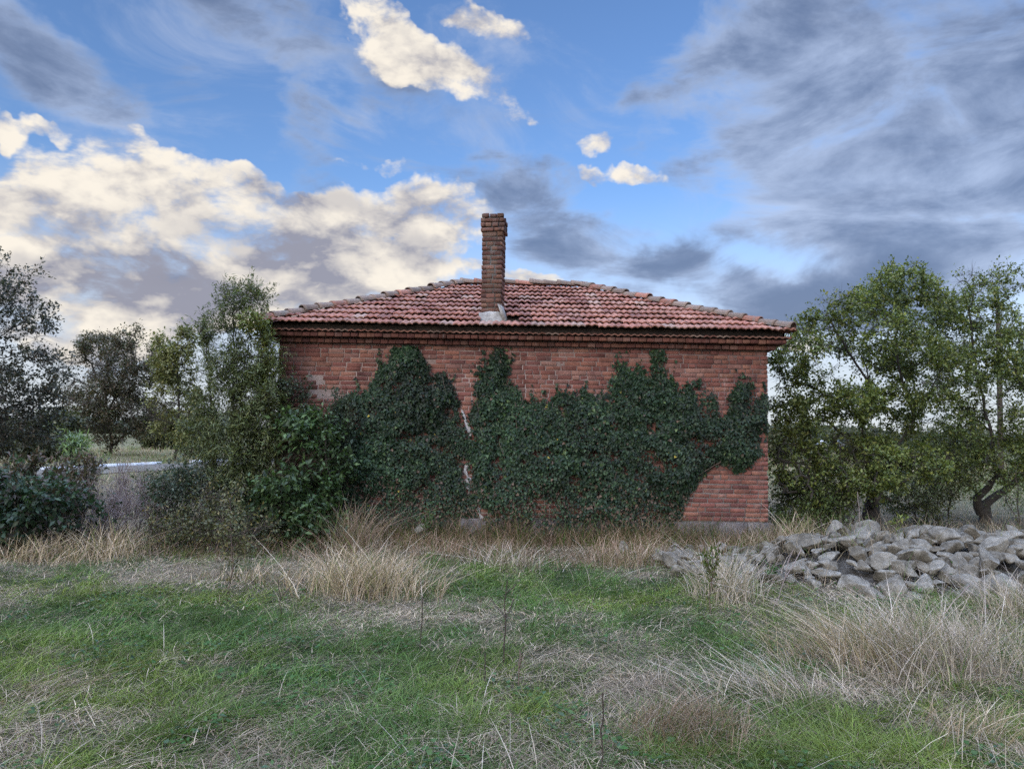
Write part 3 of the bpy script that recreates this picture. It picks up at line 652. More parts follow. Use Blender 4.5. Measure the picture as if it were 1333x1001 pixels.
# left: the tall narrow-leaved sapling against the house corner and the thicket at its foot
WG = ((.10, .125, .052, .5), (.15, .165, .062, .3), (.062, .08, .04, .2))
plant('willow', 'tall slender grey green willow rising over the left corner of the eaves', 'tree',
      [(305, 398, 11.3, 25, 30, .35, 1100), (281, 428, 11.2, 22, 30, .4, 900), (335, 395, 11.4, 16, 16, .3, 300), (297, 500, 11.2, 26, 60, .5, 1500), (325, 520, 11.3, 30, 90, .6, 2600), (303, 590, 11.1, 46, 60, .6, 2600), (345, 560, 11.2, 30, 80, .5, 2000), (318, 640, 11, 55, 50, .6, 2200), (345, 480, 11.3, 24, 55, .4, 1500), (258, 575, 11.2, 26, 48, .4, 900)],
      [[ground_pt(302, 11.2), at(303, 600, 11.2), at(304, 480, 11.2), at(304, 390, 11.3)], [ground_pt(288, 11.1), at(278, 560, 11.1), at(268, 440, 11.2)], [ground_pt(322, 11.3), at(332, 560, 11.3), at(343, 450, 11.3)]],
      natt=600, D=.12, tip=.003, ntwig=4100, tl=(.14, .36), lpt=10, leaf=(.075, .0085), pal=WG, up=.35, gravity=.25, fold=.1, e=2.5, maxr=.035)
plant('sapling', 'yellow green leafy spray reaching over the left end of the eaves', 'sapling', [(335, 420, 11.1, 18, 14, .25, 3), (318, 418, 11.1, 10, 8, .2, 1), (345, 435, 11.15, 8, 14, .2, 1)], [[ground_pt(352, 11.25), at(352, 560, 11.2), at(346, 450, 11.15), at(330, 415, 11.1)]],
      natt=50, D=.09, tip=.003, ntwig=330, tl=(.08, .2), lpt=8, leaf=(.06, .016), pal=((.10, .12, .03, .5), (.14, .14, .035, .3), (.07, .09, .025, .2)), wood_name='stem', leaf_name='foliage', maxr=.02)
plant('elder_bush', 'large bright leaved bush under the brick at the left end of the wall', 'bush',
      [(395, 570, 11.0, 40, 45, .4), (385, 640, 10.8, 55, 50, .55), (420, 600, 11.0, 32, 50, .4), (360, 680, 10.7, 55, 32, .5), (410, 690, 10.6, 40, 26, .45)],
      [[ground_pt(365+k*15, 10.95), at(368+k*16, 640, 10.95)] for k in range(5)], natt=260, D=.13, tip=.004, ntwig=1900, tl=(.15, .38), lpt=8, leaf=(.088, .023), pal=((.05, .09, .034, .45), (.08, .13, .045, .25), (.032, .055, .026, .3)), wood_name='stem', leaf_name='foliage', wood_m=M_twig, gravity=.35, clump=1.7)
plant('shrub', 'grey green shrub of thin upright stems growing against the bare brick', 'shrub', [(385, 520, 11.45, 26, 28, .2), (425, 555, 11.4, 30, 50, .22), (450, 560, 11.4, 18, 45, .2), (355, 520, 11.5, 16, 50, .2)],
      [[ground_pt(380+k*18, 11.4), at(382+k*17, 580, 11.4)] for k in range(5)], natt=170, D=.11, tip=.003, ntwig=720, tl=(.1, .3), lpt=8, leaf=(.05, .014), pal=((.05, .07, .045, .5), (.08, .1, .06, .3), (.032, .046, .03, .2)), wood_name='stem', leaf_name='foliage', up=.4, maxr=.015)
plant('shrub', 'small dark grey green shrub beside the dead brushwood', 'shrub', [(225, 640, 10.4, 36, 28, .5), (250, 625, 10.5, 22, 20, .4)], [[ground_pt(215+k*13, 10.4), at(216+k*13, 665, 10.4)] for k in range(3)],
      natt=110, D=.11, tip=.003, ntwig=560, lpt=8, leaf=(.05, .014), pal=((.04, .062, .038, .6), (.075, .09, .06, .4)), wood_name='stem', leaf_name='foliage', maxr=.015)
plant('shrub', 'low yellowing olive shrub in front of the willow', 'shrub', [(255, 685, 9.9, 62, 22, .5), (215, 690, 9.9, 36, 20, .4), (320, 690, 9.9, 45, 28, .4), (265, 655, 10, 30, 16, .3)], [[ground_pt(205+k*26, 9.95), at(207+k*26, 700, 9.95)] for k in range(5)],
      natt=190, D=.11, tip=.003, ntwig=820, lpt=6, leaf=(.042, .011), pal=((.10, .105, .045, .4), (.16, .125, .04, .22), (.065, .08, .035, .38)), wood_name='stem', leaf_name='foliage', wood_m=M_twig, maxr=.012, clump=2.)
plant('sapling', 'short olive sapling with a clear brown stem standing alone in the mown grass', 'sapling', [(300, 690, 7.5, 30, 26, .22), (300, 655, 7.5, 16, 20, .15), (318, 715, 7.45, 20, 14, .15)], [[ground_pt(302, 7.45), at(303, 740, 7.45), at(301, 700, 7.48), at(300, 660, 7.5)]],
      natt=70, D=.07, tip=.0022, ntwig=230, tl=(.08, .2), lpt=5, leaf=(.036, .009), pal=((.10, .10, .045, .5), (.14, .115, .05, .25), (.065, .075, .035, .25)), wood_name='stem', leaf_name='foliage', maxr=.014, wood_m=M_twig, tw_r=.0015)
plant('dead_brush', 'leafless grey violet brushwood between the dark bush and the small shrubs', 'brushwood', [(160, 650, 10.6, 50, 42, .6), (130, 680, 10.4, 34, 30, .5), (195, 665, 10.6, 32, 34, .5)], [[ground_pt(118+k*15, 10.5), at(120+k*15, 690, 10.5)] for k in range(6)],
      natt=260, D=.10, tip=.002, ntwig=1500, lpt=0, tl=(.15, .45), wood_m=M_deadtwig, twig_c=(.36, .29, .30), wood_name='stem', leaf_name='twig_spray', up=.3, jit=.35, maxr=.008, tw_r=.003)
plant('elder_bush', 'dark green bush with purple brown upper leaves at the left edge', 'bush', [(40, 660, 9.7, 62, 42, .7), (-40, 650, 9.7, 60, 50, .8), (90, 665, 9.7, 34, 38, .5), (30, 695, 9.4, 75, 22, .6)],
      [[ground_pt(-50+k*26, 9.7), at(-48+k*26, 670, 9.7)] for k in range(7)], natt=280, D=.13, tip=.004, ntwig=1500, tl=(.12, .34), lpt=8, leaf=(.085, .024), pal=((.028, .055, .03, .5), (.045, .08, .04, .3), (.055, .045, .035, .2)), wood_name='stem', leaf_name='foliage', wood_m=M_twig, clump=1.6)
plant('shrub', 'spiky brown tipped shrub rising behind the dark bush at the left', 'shrub', [(55, 622, 10.6, 36, 16, .3), (100, 618, 10.6, 36, 15, .3), (75, 640, 10.5, 50, 18, .3), (15, 625, 10.6, 30, 14, .3)], [[ground_pt(20+k*22, 10.6), at(21+k*22, 640, 10.6)] for k in range(5)],
      natt=110, D=.10, tip=.003, ntwig=420, tl=(.15, .3), lpt=8, leaf=(.085, .016), pal=((.085, .055, .04, .4), (.055, .06, .04, .4), (.11, .09, .06, .2)), wood_name='stem', leaf_name='foliage', up=.5, gravity=-.2, maxr=.012, wood_m=M_twig)
plant('thorn_tree', 'lacy dark grey green tree at the left edge of the view', 'tree',
      [(5, 385, 14, 45, 56, 1.1, 1700), (40, 420, 14, 34, 34, .8, 800), (-70, 400, 14, 80, 90, 1.6, 3600), (20, 500, 14, 60, 50, 1.1, 4200), (-40, 560, 14, 80, 50, 1.3, 3600), (45, 560, 14, 36, 36, .8, 1500), (60, 455, 14, 26, 22, .5, 450)],
      [[ground_pt(-45, 14), at(-40, 600, 14), at(-30, 520, 14), at(-10, 440, 14)], [at(-40, 600, 14), at(10, 530, 14)]], natt=620, D=.15, tip=.004, ntwig=4000, tl=(.12, .34), lpt=8, leaf=(.062, .02), pal=((.045, .052, .04, .55), (.07, .072, .055, .3), (.09, .07, .05, .15)), clump=1.5, gravity=.1)
# beyond the road
plant('field_tree', 'brown tinged round tree with a forked leaning trunk beyond the road', 'tree',
      [(120, 490, 44, 42, 46, 2.2), (165, 485, 44, 40, 50, 2.2), (140, 532, 44, 64, 40, 2.6), (150, 560, 44, 50, 18, 2.0), (135, 445, 44, 28, 16, 1.2), (170, 440, 44, 22, 14, 1.0), (185, 540, 44, 30, 24, 1.6), (98, 520, 44, 26, 34, 1.6)],
      [[ground_pt(145, 44), at(146, 575, 44), at(140, 545, 44), at(135, 500, 44)], [at(146, 580, 44), at(166, 565, 44), at(190, 545, 44)], [at(140, 545, 44), at(160, 490, 44)]],
      natt=560, D=.36, tip=.014, ntwig=5200, tl=(.3, .8), lpt=8, leaf=(.15, .042), pal=((.095, .09, .055, .45), (.13, .095, .065, .3), (.07, .08, .045, .25)), tw_r=.007, spread=.08, thr=.06, clump=.6)
plant('field_tree', 'young yellow green tree with a slim straight trunk beside the road kerb', 'tree',
      [(235, 505, 38, 36, 50, 1.6), (215, 540, 38, 26, 34, 1.3), (255, 560, 38, 32, 34, 1.4), (215, 455, 38, 22, 26, 1.0), (245, 450, 38, 22, 28, 1.0)], [[ground_pt(229, 38), at(230, 575, 38), at(232, 520, 38), at(230, 470, 38)]],
      natt=330, D=.3, tip=.011, ntwig=2900, tl=(.25, .7), lpt=8, leaf=(.15, .042), pal=((.165, .175, .065, .5), (.22, .205, .075, .3), (.11, .125, .05, .2)), tw_r=.006, spread=.06, thr=.05, clump=.7)
plant('palm_shrub', 'pale green shrub of long arching leaves beyond the road', 'shrub', [(98, 578, 30, 13, 11, .4)], [[ground_pt(95, 30), at(96, 585, 30)]], natt=30, D=.2, tip=.012, ntwig=90, tl=(.2, .5), lpt=4, leaf=(.42, .03), pal=((.13, .19, .06, .5), (.15, .2, .13, .5)), wood_name='stem', leaf_name='foliage', thr=.2, up=.3)
for k, (px, py, Y, rx, ry_, lb) in enumerate([(70, 560, 37, 30, 26, 'upright dull bush between the lacy tree and the brown tinged tree'), (205, 560, 58, 26, 22, 'rounded bush between the brown tinged tree and the slim trunked tree'),(30, 575, 34, 52, 26, 'wide olive bush under the lacy tree at the left edge'), (215, 583, 60, 24, 12, 'small round bush far behind the slim trunked tree'), (1020, 575, 45, 26, 22, 'pale bush far off just past the right corner of the house'), (1120, 572, 60, 46, 18, 'long low bush far behind the forked trunk'), (1250, 575, 55, 60, 24, 'broad dull green bush far behind the leaning trunk')]):
    plant('field_bush', lb, 'bush', [(px, py, Y, rx, ry_, rx*Y/F*.8), (px+rx*.4, py+ry_*.4, Y, rx*.6, ry_*.6, rx*Y/F*.6)], [[ground_pt(px-8, Y), at(px-8, py+ry_*.5, Y)], [ground_pt(px+10, Y), at(px+9, py+ry_*.4, Y)]], natt=120, D=.4, tip=.012, ntwig=900, tl=(.3, .8), lpt=7, leaf=(.2, .06),
          pal=((.08, .09, .045, .5), (.11, .105, .055, .3), (.055, .07, .04, .2)), wood_name='stem', leaf_name='foliage', thr=.2, tw_r=.006, spread=.1)

# far wood along the horizon
def far_wood(seg, Y0, h, n, seed):
    mb = MB()
    for a, b_ in seg:
        k = int(n*(b_-a)/100); px = rng.uniform(a, b_, k); Yv = Y0*rng.uniform(.9, 1.25, k); x = (px-PW/2)/F*Yv
        top = h*(.45+1.1*fbm(np.stack([px*.03, Yv*0], -1), seed, 3)); z = top*rng.random(k)**.8
        c = np.array([.075, .085, .055])*rng.uniform(.6, 1.35, (k, 1))*np.array([[1.0, 1, 1]])+rng.uniform(0, .012, (k, 1))
        mb.add(*(lambda a_, b2, c2: (a_, [b2], c2))(*leaf_geo(np.stack([x, Yv, z], -1), unit(rng.normal(0, 1, (k, 3))), unit(rng.normal(0, 1, (k, 3))), np.full(k, Y0*.011), np.full(k, Y0*.0045), c)))
    return mb
tag(far_wood([(-500, 330), (980, 1900)], 190, 3.6, 900, 12).build('far_wood', M_leaf), kind='stuff')

# ------------------------------------------------------------------ ivy on the front wall
IVY_L = [(531, 447), (513, 457), (498, 474), (488, 492), (483, 508), (474, 516), (462, 511), (448, 517), (438, 526), (430, 545), (424, 600), (430, 660), (440, 700), (520, 712), (616, 712), (626, 690), (618, 655), (611, 640), (608, 600), (612, 585), (609, 560), (600, 535), (590, 510), (583, 500), (579, 487), (570, 487), (562, 495), (556, 478), (548, 462), (541, 450)]
IVY_R = [(643, 452), (637, 469), (630, 487), (619, 503), (619, 527), (610, 540), (609, 570), (608, 590), (608, 640), (616, 660), (620, 712), (700, 716), (800, 716), (884, 712), (886, 668), (891, 653), (909, 624), (920, 609), (936, 600), (950, 606), (957, 614), (969, 609), (989, 590), (984, 562), (1000, 557), (1001, 513), (994, 512), (975, 536), (968, 530), (973, 502), (961, 500), (951, 512), (950, 540), (935, 544), (930, 524), (926, 540), (917, 542), (906, 530), (903, 500), (892, 500), (884, 512), (876, 498), (862, 491), (864, 470), (863, 450), (851, 452), (853, 484), (843, 498), (838, 484), (820, 483), (812, 474), (806, 492), (796, 513), (790, 524), (772, 513), (745, 508), (728, 512), (713, 527), (695, 528), (680, 521), (672, 505), (657, 498), (660, 472), (653, 454)]
def inside(P, poly):
    poly = np.array(poly); x, y = P[:, 0], P[:, 1]; r = np.zeros(len(P), bool); j = len(poly)-1
    for i in range(len(poly)):
        xi, yi = poly[i]; xj, yj = poly[j]
        with np.errstate(divide='ignore', invalid='ignore'): r ^= ((yi > y) != (yj > y)) & (x < (xj-xi)*(y-yi)/(yj-yi+1e-12)+xi)
        j = i
    return r
def edge_dist(P, poly):
    poly = np.array(poly, float); d = np.full(len(P), 1e9)
    for i in range(len(poly)):
        a, b_ = poly[i-1], poly[i]; ab = b_-a; t_ = np.clip(((P-a)@ab)/(ab@ab+1e-9), 0, 1); d = np.minimum(d, np.linalg.norm(P-(a+t_[:, None]*ab), axis=1))
    return d
def wallxz(poly): return [tuple(at(px, py, HY)[[0, 2]]) for px, py in poly]
IVP = ((.015, .033, .015, .40), (.021, .044, .019, .30), (.045, .075, .034, .13), (.010, .020, .012, .17))
STREAKS = [wallxz([(601, 533), (606, 548), (611, 560), (613, 568)]), wallxz([(609, 604), (606, 615), (610, 637)]), wallxz([(622, 660), (628, 678)])]
def ivy(poly, label, n, trunks):
    pw = wallxz(poly); q = np.array(pw); lo, hi = q.min(0)-.06, np.minimum(q.max(0)+.06, [X1-.02, 3.03])
    P = rng.uniform(lo, hi, (n, 2)); ed = edge_dist(P, pw); ins = inside(P, pw)
    ok = (ins | (rng.random(n) < np.exp(-(ed/.035)**2)*.5) | ((ed < .26) & (P[:, 1] > 1.6) & (fbm(np.stack([P[:, 0]*9, P[:, 1]*2.2], -1), 47, 2) > .60) & (rng.random(n) < .35*(1-ed/.26)))); sdist = np.min([edge_dist(P, st) for st in STREAKS], 0); ok &= rng.random(n) < np.clip((sdist-.045)/.05, 0.08, 1)
    P, ed, ins = P[ok], ed[ok], ins[ok]; ed = np.where(ins, ed, 0)
    n1_ = fbm(np.stack([P[:, 0]*1.7, P[:, 1]*1.7], -1), 41, 3); n2_ = fbm(np.stack([P[:, 0]*5, P[:, 1]*5], -1), 43, 3)
    low = np.clip((1.05-P[:, 1])/.9, 0, 1)                  # thinner and browner near the ground
    keep = rng.random(len(P)) < (1-.50*low)*np.clip((n2_-.24)*6, .22, 1.0); P, ed, n1_, n2_, low = P[keep], ed[keep], n1_[keep], n2_[keep], low[keep]
    n = len(P); bulge = np.clip(ed/.30, 0, 1)**.7*(.03+.24*np.clip(n1_-.15, 0, 1)+.17*(n2_-.4)); bulge = np.maximum(bulge, .0)+np.clip((P[:, 0]-3.0)/1., 0, 1)*.12*np.clip(ed/.15, 0, 1)
    dep = .022+bulge*rng.random(n)**.45
    pos = np.stack([P[:, 0], HY-dep, P[:, 1]], -1)
    LA = unit(np.stack([rng.normal(0, .55, n), -np.abs(rng.normal(.25, .3, n)), -np.abs(rng.normal(.75, .35, n))], -1)); NN = unit(np.stack([rng.normal(0, .38, n), -np.ones(n)*.9, rng.uniform(.1, .9, n)], -1))
    c = pick(IVP, n)*rng.uniform(.65, 1.35, (n, 1))*(.65+.75*n2_[:, None])*(.35+1.3*fbm(P*.95, 53, 3)[:, None])*np.where(rng.random((n, 1)) < .08, np.array([[1.9, 1.6, 1.2]]), 1); br_ = (rng.random(n) < low*.32+.012)
    c[br_] = np.array([.13, .085, .06])*rng.uniform(.5, 1.2, (br_.sum(), 1)); yl = rng.random(n) < .0006; c[yl] = (.45, .34, .05)
    L = rng.uniform(.024, .056, n)*(1-.25*low)*(.75+.6*fbm(P*2.3, 49, 2))
    o = empty('ivy', (q[:, 0].mean(), HY-.05, 0)); tag(o, label, 'ivy'); b0 = np.array(o.location)
    # five-point leaf: broad shoulders, pointed tip
    A = unit(LA); X = unit(np.cross(A, NN)); Z = np.cross(X, A); l = L[:, None]; w_ = l*.50
    V = np.stack([pos, pos-X*w_*.9-A*l*.02+Z*w_*.22, pos+A*l*.45-X*w_*.72+Z*w_*.25, pos+A*l-Z*l*.15, pos+A*l*.45+X*w_*.72+Z*w_*.25, pos+X*w_*.9-A*l*.02+Z*w_*.22], 1).reshape(-1, 3)-b0
    k = np.arange(n)*6; Fq = [np.concatenate([np.stack([k, k+3, k+2, k+1], -1), np.stack([k, k+5, k+4, k+3], -1)])]
    mk('foliage', V, Fq, M_ivy, o, np.repeat(c, 6, 0))
    att = np.stack([P[:, 0], np.full(n, HY-.025)-.03*rng.random(n), P[:, 1]], -1)[rng.choice(n, 420)]
    N, Pn = colonize(att, [[ground_pt(px, HY-.05), at(px+3, 690, HY-.04)] for px in trunks], .09, .12, .3)
    r = np.minimum(radii(Pn, .0028, 2.6), .022); V, Fq, _ = wood(N, Pn, r, 5); mk('stem', V-b0, [Fq], M_twig, o, smooth=True)
ivy(IVY_L, 'dark green ivy with one pointed peak on the left half of the brick wall', 36000, [470, 540, 585])
ivy(IVY_R, 'wide dark green ivy with several climbing shoots covering the right half of the brick wall', 60000, [660, 730, 800, 870])

# ------------------------------------------------------------------ stone heap
def rock_mesh(sz, seed, flat=False):
    r_ = np.random.default_rng(seed); bm = bmesh.new(); bmesh.ops.create_icosphere(bm, subdivisions=4, radius=1.0)
    V = np.array([v.co[:] for v in bm.verts]); T = np.array([[v.index for v in f.verts] for f in bm.faces]); bm.free()
    for k in range(r_.integers(9, 15)):
        nrm = unit(r_.normal(0, 1, 3)); dcut = r_.uniform(.40, .72); q_ = V@nrm-dcut; ex = .5*(q_+np.sqrt(q_*q_+.0016)); V = V-ex[:, None]*nrm*.97
    V = V*(1+.14*(fbm(V*3.2+seed, seed % 90, 4)-.5)[:, None])+ .09*(np.stack([fbm(V*9+7*k+seed, k+3, 3) for k in range(3)], -1)-.5)
    return V*np.array(sz), T
def stone_mat():
    m, t, b = material('field_stone'); oc = obj_co(t); ob = t.n.new('ShaderNodeObjectInfo')
    n = t.noise(oc, 5, 8, .68, .3); f = t.noise(oc, 34, 6, .7); li = t.rng(t.noise(oc, 8, 6, .7), .56, .64)
    base = t.mix(ob.outputs['Random'], (.125, .112, .09), (.235, .222, .195))
    c = t.mix(1.0, base, t.mix(t.rng(n, .3, .7), (.45, .43, .40), (1.45, 1.42, 1.38)), 'MULTIPLY'); c = t.mix(t.m('MULTIPLY', li, .55), c, (.23, .23, .215)); c = t.mix(t.m('MULTIPLY', t.rng(f, .52, .68), .5), c, (.09, .08, .07))
    t.put(b.inputs['Base Color'], c); b.inputs['Roughness'].default_value = .95; b.inputs['Specular IOR Level'].default_value = .2
    bp = t.n.new('ShaderNodeBump'); bp.inputs['Distance'].default_value = .02; t.l.new(t.m('ADD', f, n), bp.inputs['Height']); t.l.new(bp.outputs[0], b.inputs['Normal']); return m
M_stone = stone_mat()
ROCKS = []
def put_rock(x, y, z, sz, rot, seed, label, group):
    V, T = rock_mesh(sz, seed); Rm = np.array(Matrix.Rotation(rot[2], 3, 'Z') @ Matrix.Rotation(rot[1], 3, 'Y') @ Matrix.Rotation(rot[0], 3, 'X')); V = V@Rm.T
    o = mk('stone', V, [T], M_stone, smooth=True); o.location = (x, y, z); tag(o, label, 'stone', group); ROCKS.append((x, y, z, max(sz[0], sz[1])))
G_ST = 'fieldstones heaped beside the house'
named = [(1185, 697, 9.9, .34, .24, .17, 'long pale boulder with a rounded back on the crest of the heap', (0, .1, -.3)), (1222, 702, 9.8, .40, .26, .12, 'broad tilted slab sloping down to the right on the crest of the heap', (.1, .32, .1)), (1295, 703, 9.6, .46, .3, .14, 'long flat slab raised on the far right crest of the heap', (-.1, -.06, .15)),
         (1245, 742, 8.7, .22, .2, .27, 'tall brown pyramid shaped stone standing below the slabs', (0, .1, .6)), (1262, 775, 8.0, .23, .18, .17, 'stone with a dark hollow under it at the lower right of the heap', (.2, .1, .2)), (1140, 778, 7.9, .30, .2, .13, 'grey mottled stone at the lower front foot of the heap', (.1, .2, .2)),
         (1060, 712, 9.4, .26, .22, .2, 'large blocky stone near the middle of the heap', (.1, .0, .4)), (1062, 742, 8.9, .22, .18, .18, 'pale blue grey block in the middle of the heap', (.0, .1, .2)), (975, 727, 9.3, .30, .2, .12, 'pale flat topped stone at the left end of the heap', (.1, .05, .1)), (1318, 770, 8.2, .30, .25, .2, 'big stone half hidden by grey dry grass at the right edge', (0, 0, .4)),
         (812, 712, 10.6, .14, .12, .11, 'single pale stone lying alone against the foot of the ivy', (0, .2, .2)), (548, 690, 11.35, .17, .12, .16, 'single pale grey stone propped at the wall under the left ivy', (.1, .2, .3))]
for k, (px, py, Y, a, b_, c_, lb, rot) in enumerate(named):
    p = at(px, py, Y); put_rock(p[0], p[1], p[2], (a, b_, c_), rot, 900+k, lb, None if px in (812, 548) else G_ST)
cand = 0
while len(ROCKS) < 272 and cand < 16000:
    cand += 1
    x = rng.uniform(2.15, 8.2); y = rng.uniform(7.5, 9.9+.12*(x-4)); h = float(pile_h(np.array(x), np.array(y)))
    if h < .03: continue
    small = 1-np.clip((x-2.6)/2.2, 0, 1)*.75; s_ = rng.choice([.12, .17, .23, .29], p=[.30, .33, .25, .12])*(1.06-.48*small)
    hgt = float(terrain(np.array([x]), np.array([y]))[0])+h*1.0
    if any((x-q[0])**2+(y-q[1])**2 < ((s_+q[3])*.41)**2 for q in ROCKS): continue
    sz = (s_*rng.uniform(.95, 1.35), s_*rng.uniform(.75, 1.05), s_*rng.uniform(.38, .74))
    kind = 'small' if s_ < .14 else 'middling' if s_ < .19 else 'large'
    lab = {'small': 'small angular grey brown fieldstone wedged among bigger stones of the heap', 'middling': 'medium angular grey brown fieldstone in the heap beside the house', 'large': 'large rough grey brown fieldstone in the heap beside the house'}[kind]
    put_rock(x, y, hgt-.02, sz, (rng.normal(0, .35), rng.normal(0, .35), rng.uniform(0, 6.28)), cand, lab, kind+' '+G_ST)
nloose = 0
while nloose < 26:                        # loose stones trailing off towards the house corner
    x = rng.uniform(1.95, 3.1); y = rng.uniform(8.7, 10.6)
    if any((x-q[0])**2+(y-q[1])**2 < .03 for q in ROCKS): continue
    s_ = rng.uniform(.08, .17); put_rock(x, y, float(terrain(np.array([x]), np.array([y]))[0])+s_*.55, (s_*1.35, s_, s_*.7), (rng.normal(0, .3), rng.normal(0, .3), rng.uniform(0, 6.28)), 4000+nloose, 'small loose fieldstone half sunk in dry grass left of the heap', 'loose stones left of the heap'); nloose += 1
# earth and rubble under the stones
px_ = np.linspace(2.0, 9.0, 90); py_ = np.linspace(7.4, 11.3, 60); AX, AY = np.meshgrid(px_, py_)
AZ = terrain(AX, AY)+pile_h(AX, AY)*.68-.05+.05*(fbm(np.stack([AX*5, AY*5], -1), 6, 3)-.5); ix = np.arange(AX.size).reshape(AX.shape)
tag(mk('rubble', np.stack([AX, AY, AZ], -1), [np.stack([ix[:-1, :-1], ix[:-1, 1:], ix[1:, 1:], ix[1:, :-1]], -1).reshape(-1, 4)], plain_mat('rubble', (.06, .053, .045), (.16, .145, .125), 18., .05), smooth=True), kind='stuff')

# ------------------------------------------------------------------ grass
def blades(P, lean, h, w_, C, seg=3, arch=None):
    """tapering ribbons: base P, horizontal lean (per unit height), height h"""
    n = len(P); th = rng.uniform(0, math.pi, n); sd_ = np.stack([np.cos(th), np.sin(th)*.6, 0*th], -1); lv = []
    tt = np.linspace(0, 1, seg+1)
    for k, t_ in enumerate(tt):
        c_ = P+np.stack([lean[:, 0]*h*t_**1.6, lean[:, 1]*h*t_**1.6, h*(t_ if arch is None else (t_-arch*t_*t_))], -1)
        if k < seg: lv += [c_-sd_*(w_*(1-.55*t_))[:, None]/2, c_+sd_*(w_*(1-.55*t_))[:, None]/2]
        else: lv.append(c_)
    V = np.stack(lv, 1).reshape(-1, 3); m_ = 2*seg+1; k = np.arange(n)*m_
    q = np.concatenate([np.stack([k+2*j, k+2*j+1, k+2*j+3, k+2*j+2], -1) for j in range(seg-1)]); tr = np.stack([k+2*seg-2, k+2*seg-1, k+2*seg], -1)
    return V, [q, tr], np.repeat(C, m_, 0)
def scatter(n, ymin, ymax, power=1.0, margin=1.0):
    u = rng.random(n); y = (ymin**(1-power)+(ymax**(1-power)-ymin**(1-power))*u)**(1/(1-power)) if power != 1 else ymin*(ymax/ymin)**u
    x = rng.uniform(-1, 1, n)*(y*.72+margin); return x, y
def blocked(x, y): return ((x > X0-.02) & (x < X1+.02) & (y > HY-.08)) | (np.abs(x-(ROADX+(y-30)*ROADK)-1.7) < 2.1)
GP = ((.085, .14, .030, .42), (.118, .172, .038, .28), (.058, .105, .030, .2), (.17, .19, .07, .1))
SP = ((.36, .275, .20, .36), (.49, .40, .30, .26), (.24, .175, .125, .22), (.41, .33, .265, .16))
def zt(x, y): return terrain(x, y)+pile_h(x, y)*.7
# green sward
x, y = scatter(440000, 2.6, 12.5, 1.35, 2.3); g = greenness(x, y)
cl = fbm(np.stack([x*6, y*6], -1), 61, 2)
k = (rng.random(len(x)) < np.clip(g*1.15, .12, 1)*np.clip(.35+1.2*(cl-.2), 0, 1)) & ~blocked(x, y) & (pile_h(x, y) < .06); x, y, g, cl = x[k], y[k], g[k], cl[k]; n = len(x)
h = rng.uniform(.03, .10, n)*(.4+1.25*cl)*(.8+.5*g); wd = rng.uniform(.003, .0065, n)*np.clip(y/5.5, 1, 1.9)
flow = (fbm(np.stack([x*2.2, y*2.2], -1), 71, 2)-.5)*5; lean = np.stack([np.cos(flow), np.sin(flow)], -1)*.45+rng.normal(0, 1.15, (n, 2))
tone = .22+.75*fbm(np.stack([x*1.5, y*1.5], -1), 81, 3)+.85*fbm(np.stack([x*7, y*7], -1), 85, 2); warm = fbm(np.stack([x*.8, y*.8], -1), 83, 3)[:, None]
wm = np.clip((warm-.5)*3.2+.5, 0, 1); c = (pick(GP, n)*.55+.6*(wm*np.array([[.165, .20, .042]])+(1-wm)*np.array([[.055, .108, .032]])))*rng.uniform(.6, 1.35, (n, 1))*tone[:, None]
V, Fs, C = blades(np.stack([x, y, zt(x, y)-.01], -1), lean, h, wd, c, 3, rng.uniform(0, .55, n))
tag(mk('grass', V, Fs, M_blade, None, C), kind='stuff')
# straw lying in it
x, y = scatter(265000, 2.6, 12.0, 1.3, 2.3); g = greenness(x, y); k = (rng.random(len(x)) < np.clip(1.05-g*1.05, .16, 1)) & ~blocked(x, y) & (pile_h(x, y) < .1); x, y, g = x[k], y[k], g[k]; n = len(x)
h = rng.uniform(.02, .07, n)*rng.choice([1, 1.8], n, p=[.85, .15]); fl = (fbm(np.stack([x*1.1, y*1.1], -1), 91, 2)-.5)*9
ln = rng.uniform(.06, .26, n); lean = (np.stack([np.cos(fl), np.sin(fl)*.8], -1)*.6+rng.normal(0, .8, (n, 2)))*(ln/h)[:, None]
c = pick(SP, n)*rng.uniform(.6, 1.25, (n, 1))*(.5+.95*fbm(np.stack([x*1.6, y*1.6], -1), 95, 3))[:, None]
V, Fs, C = blades(np.stack([x, y, zt(x, y)+rng.uniform(0, .035, n)], -1), lean, h, rng.uniform(.0026, .0062, n)*np.clip(y/5.5, 1, 1.8), c, 3, .75)
tag(mk('straw', V, Fs, M_straw, None, C), kind='stuff')
# long pale stems fallen across it
x, y = scatter(6800, 2.9, 10.5, 1.2, 2.3); g = greenness(x, y); k = (rng.random(len(x)) < np.clip(.75-g*.6+.12*np.clip(x, -1, 3), .05, 1)*np.clip(2.4*fbm(np.stack([x*.8, y*.8], -1), 97, 2)-.75, 0, 1)) & ~blocked(x, y) & (pile_h(x, y) < .12); x, y = x[k], y[k]; n = len(x)
h = rng.uniform(.05, .34, n); th = rng.uniform(0, 6.28, n); lean = np.stack([np.cos(th), np.sin(th)*.7], -1)*(rng.uniform(.12, .42, n)/h)[:, None]
c = pick(((.44, .38, .31, .5), (.34, .285, .22, .3), (.5, .45, .4, .2)), n)*rng.uniform(.6, 1.15, (n, 1))
V, Fs, C = blades(np.stack([x, y, zt(x, y)], -1), lean, h, rng.uniform(.0028, .0055, n)*np.clip(y/5.5, 1, 1.7), c, 4, rng.uniform(.0, .45, n))
tag(mk('fallen_straw', V, Fs, M_straw, None, C), kind='stuff')
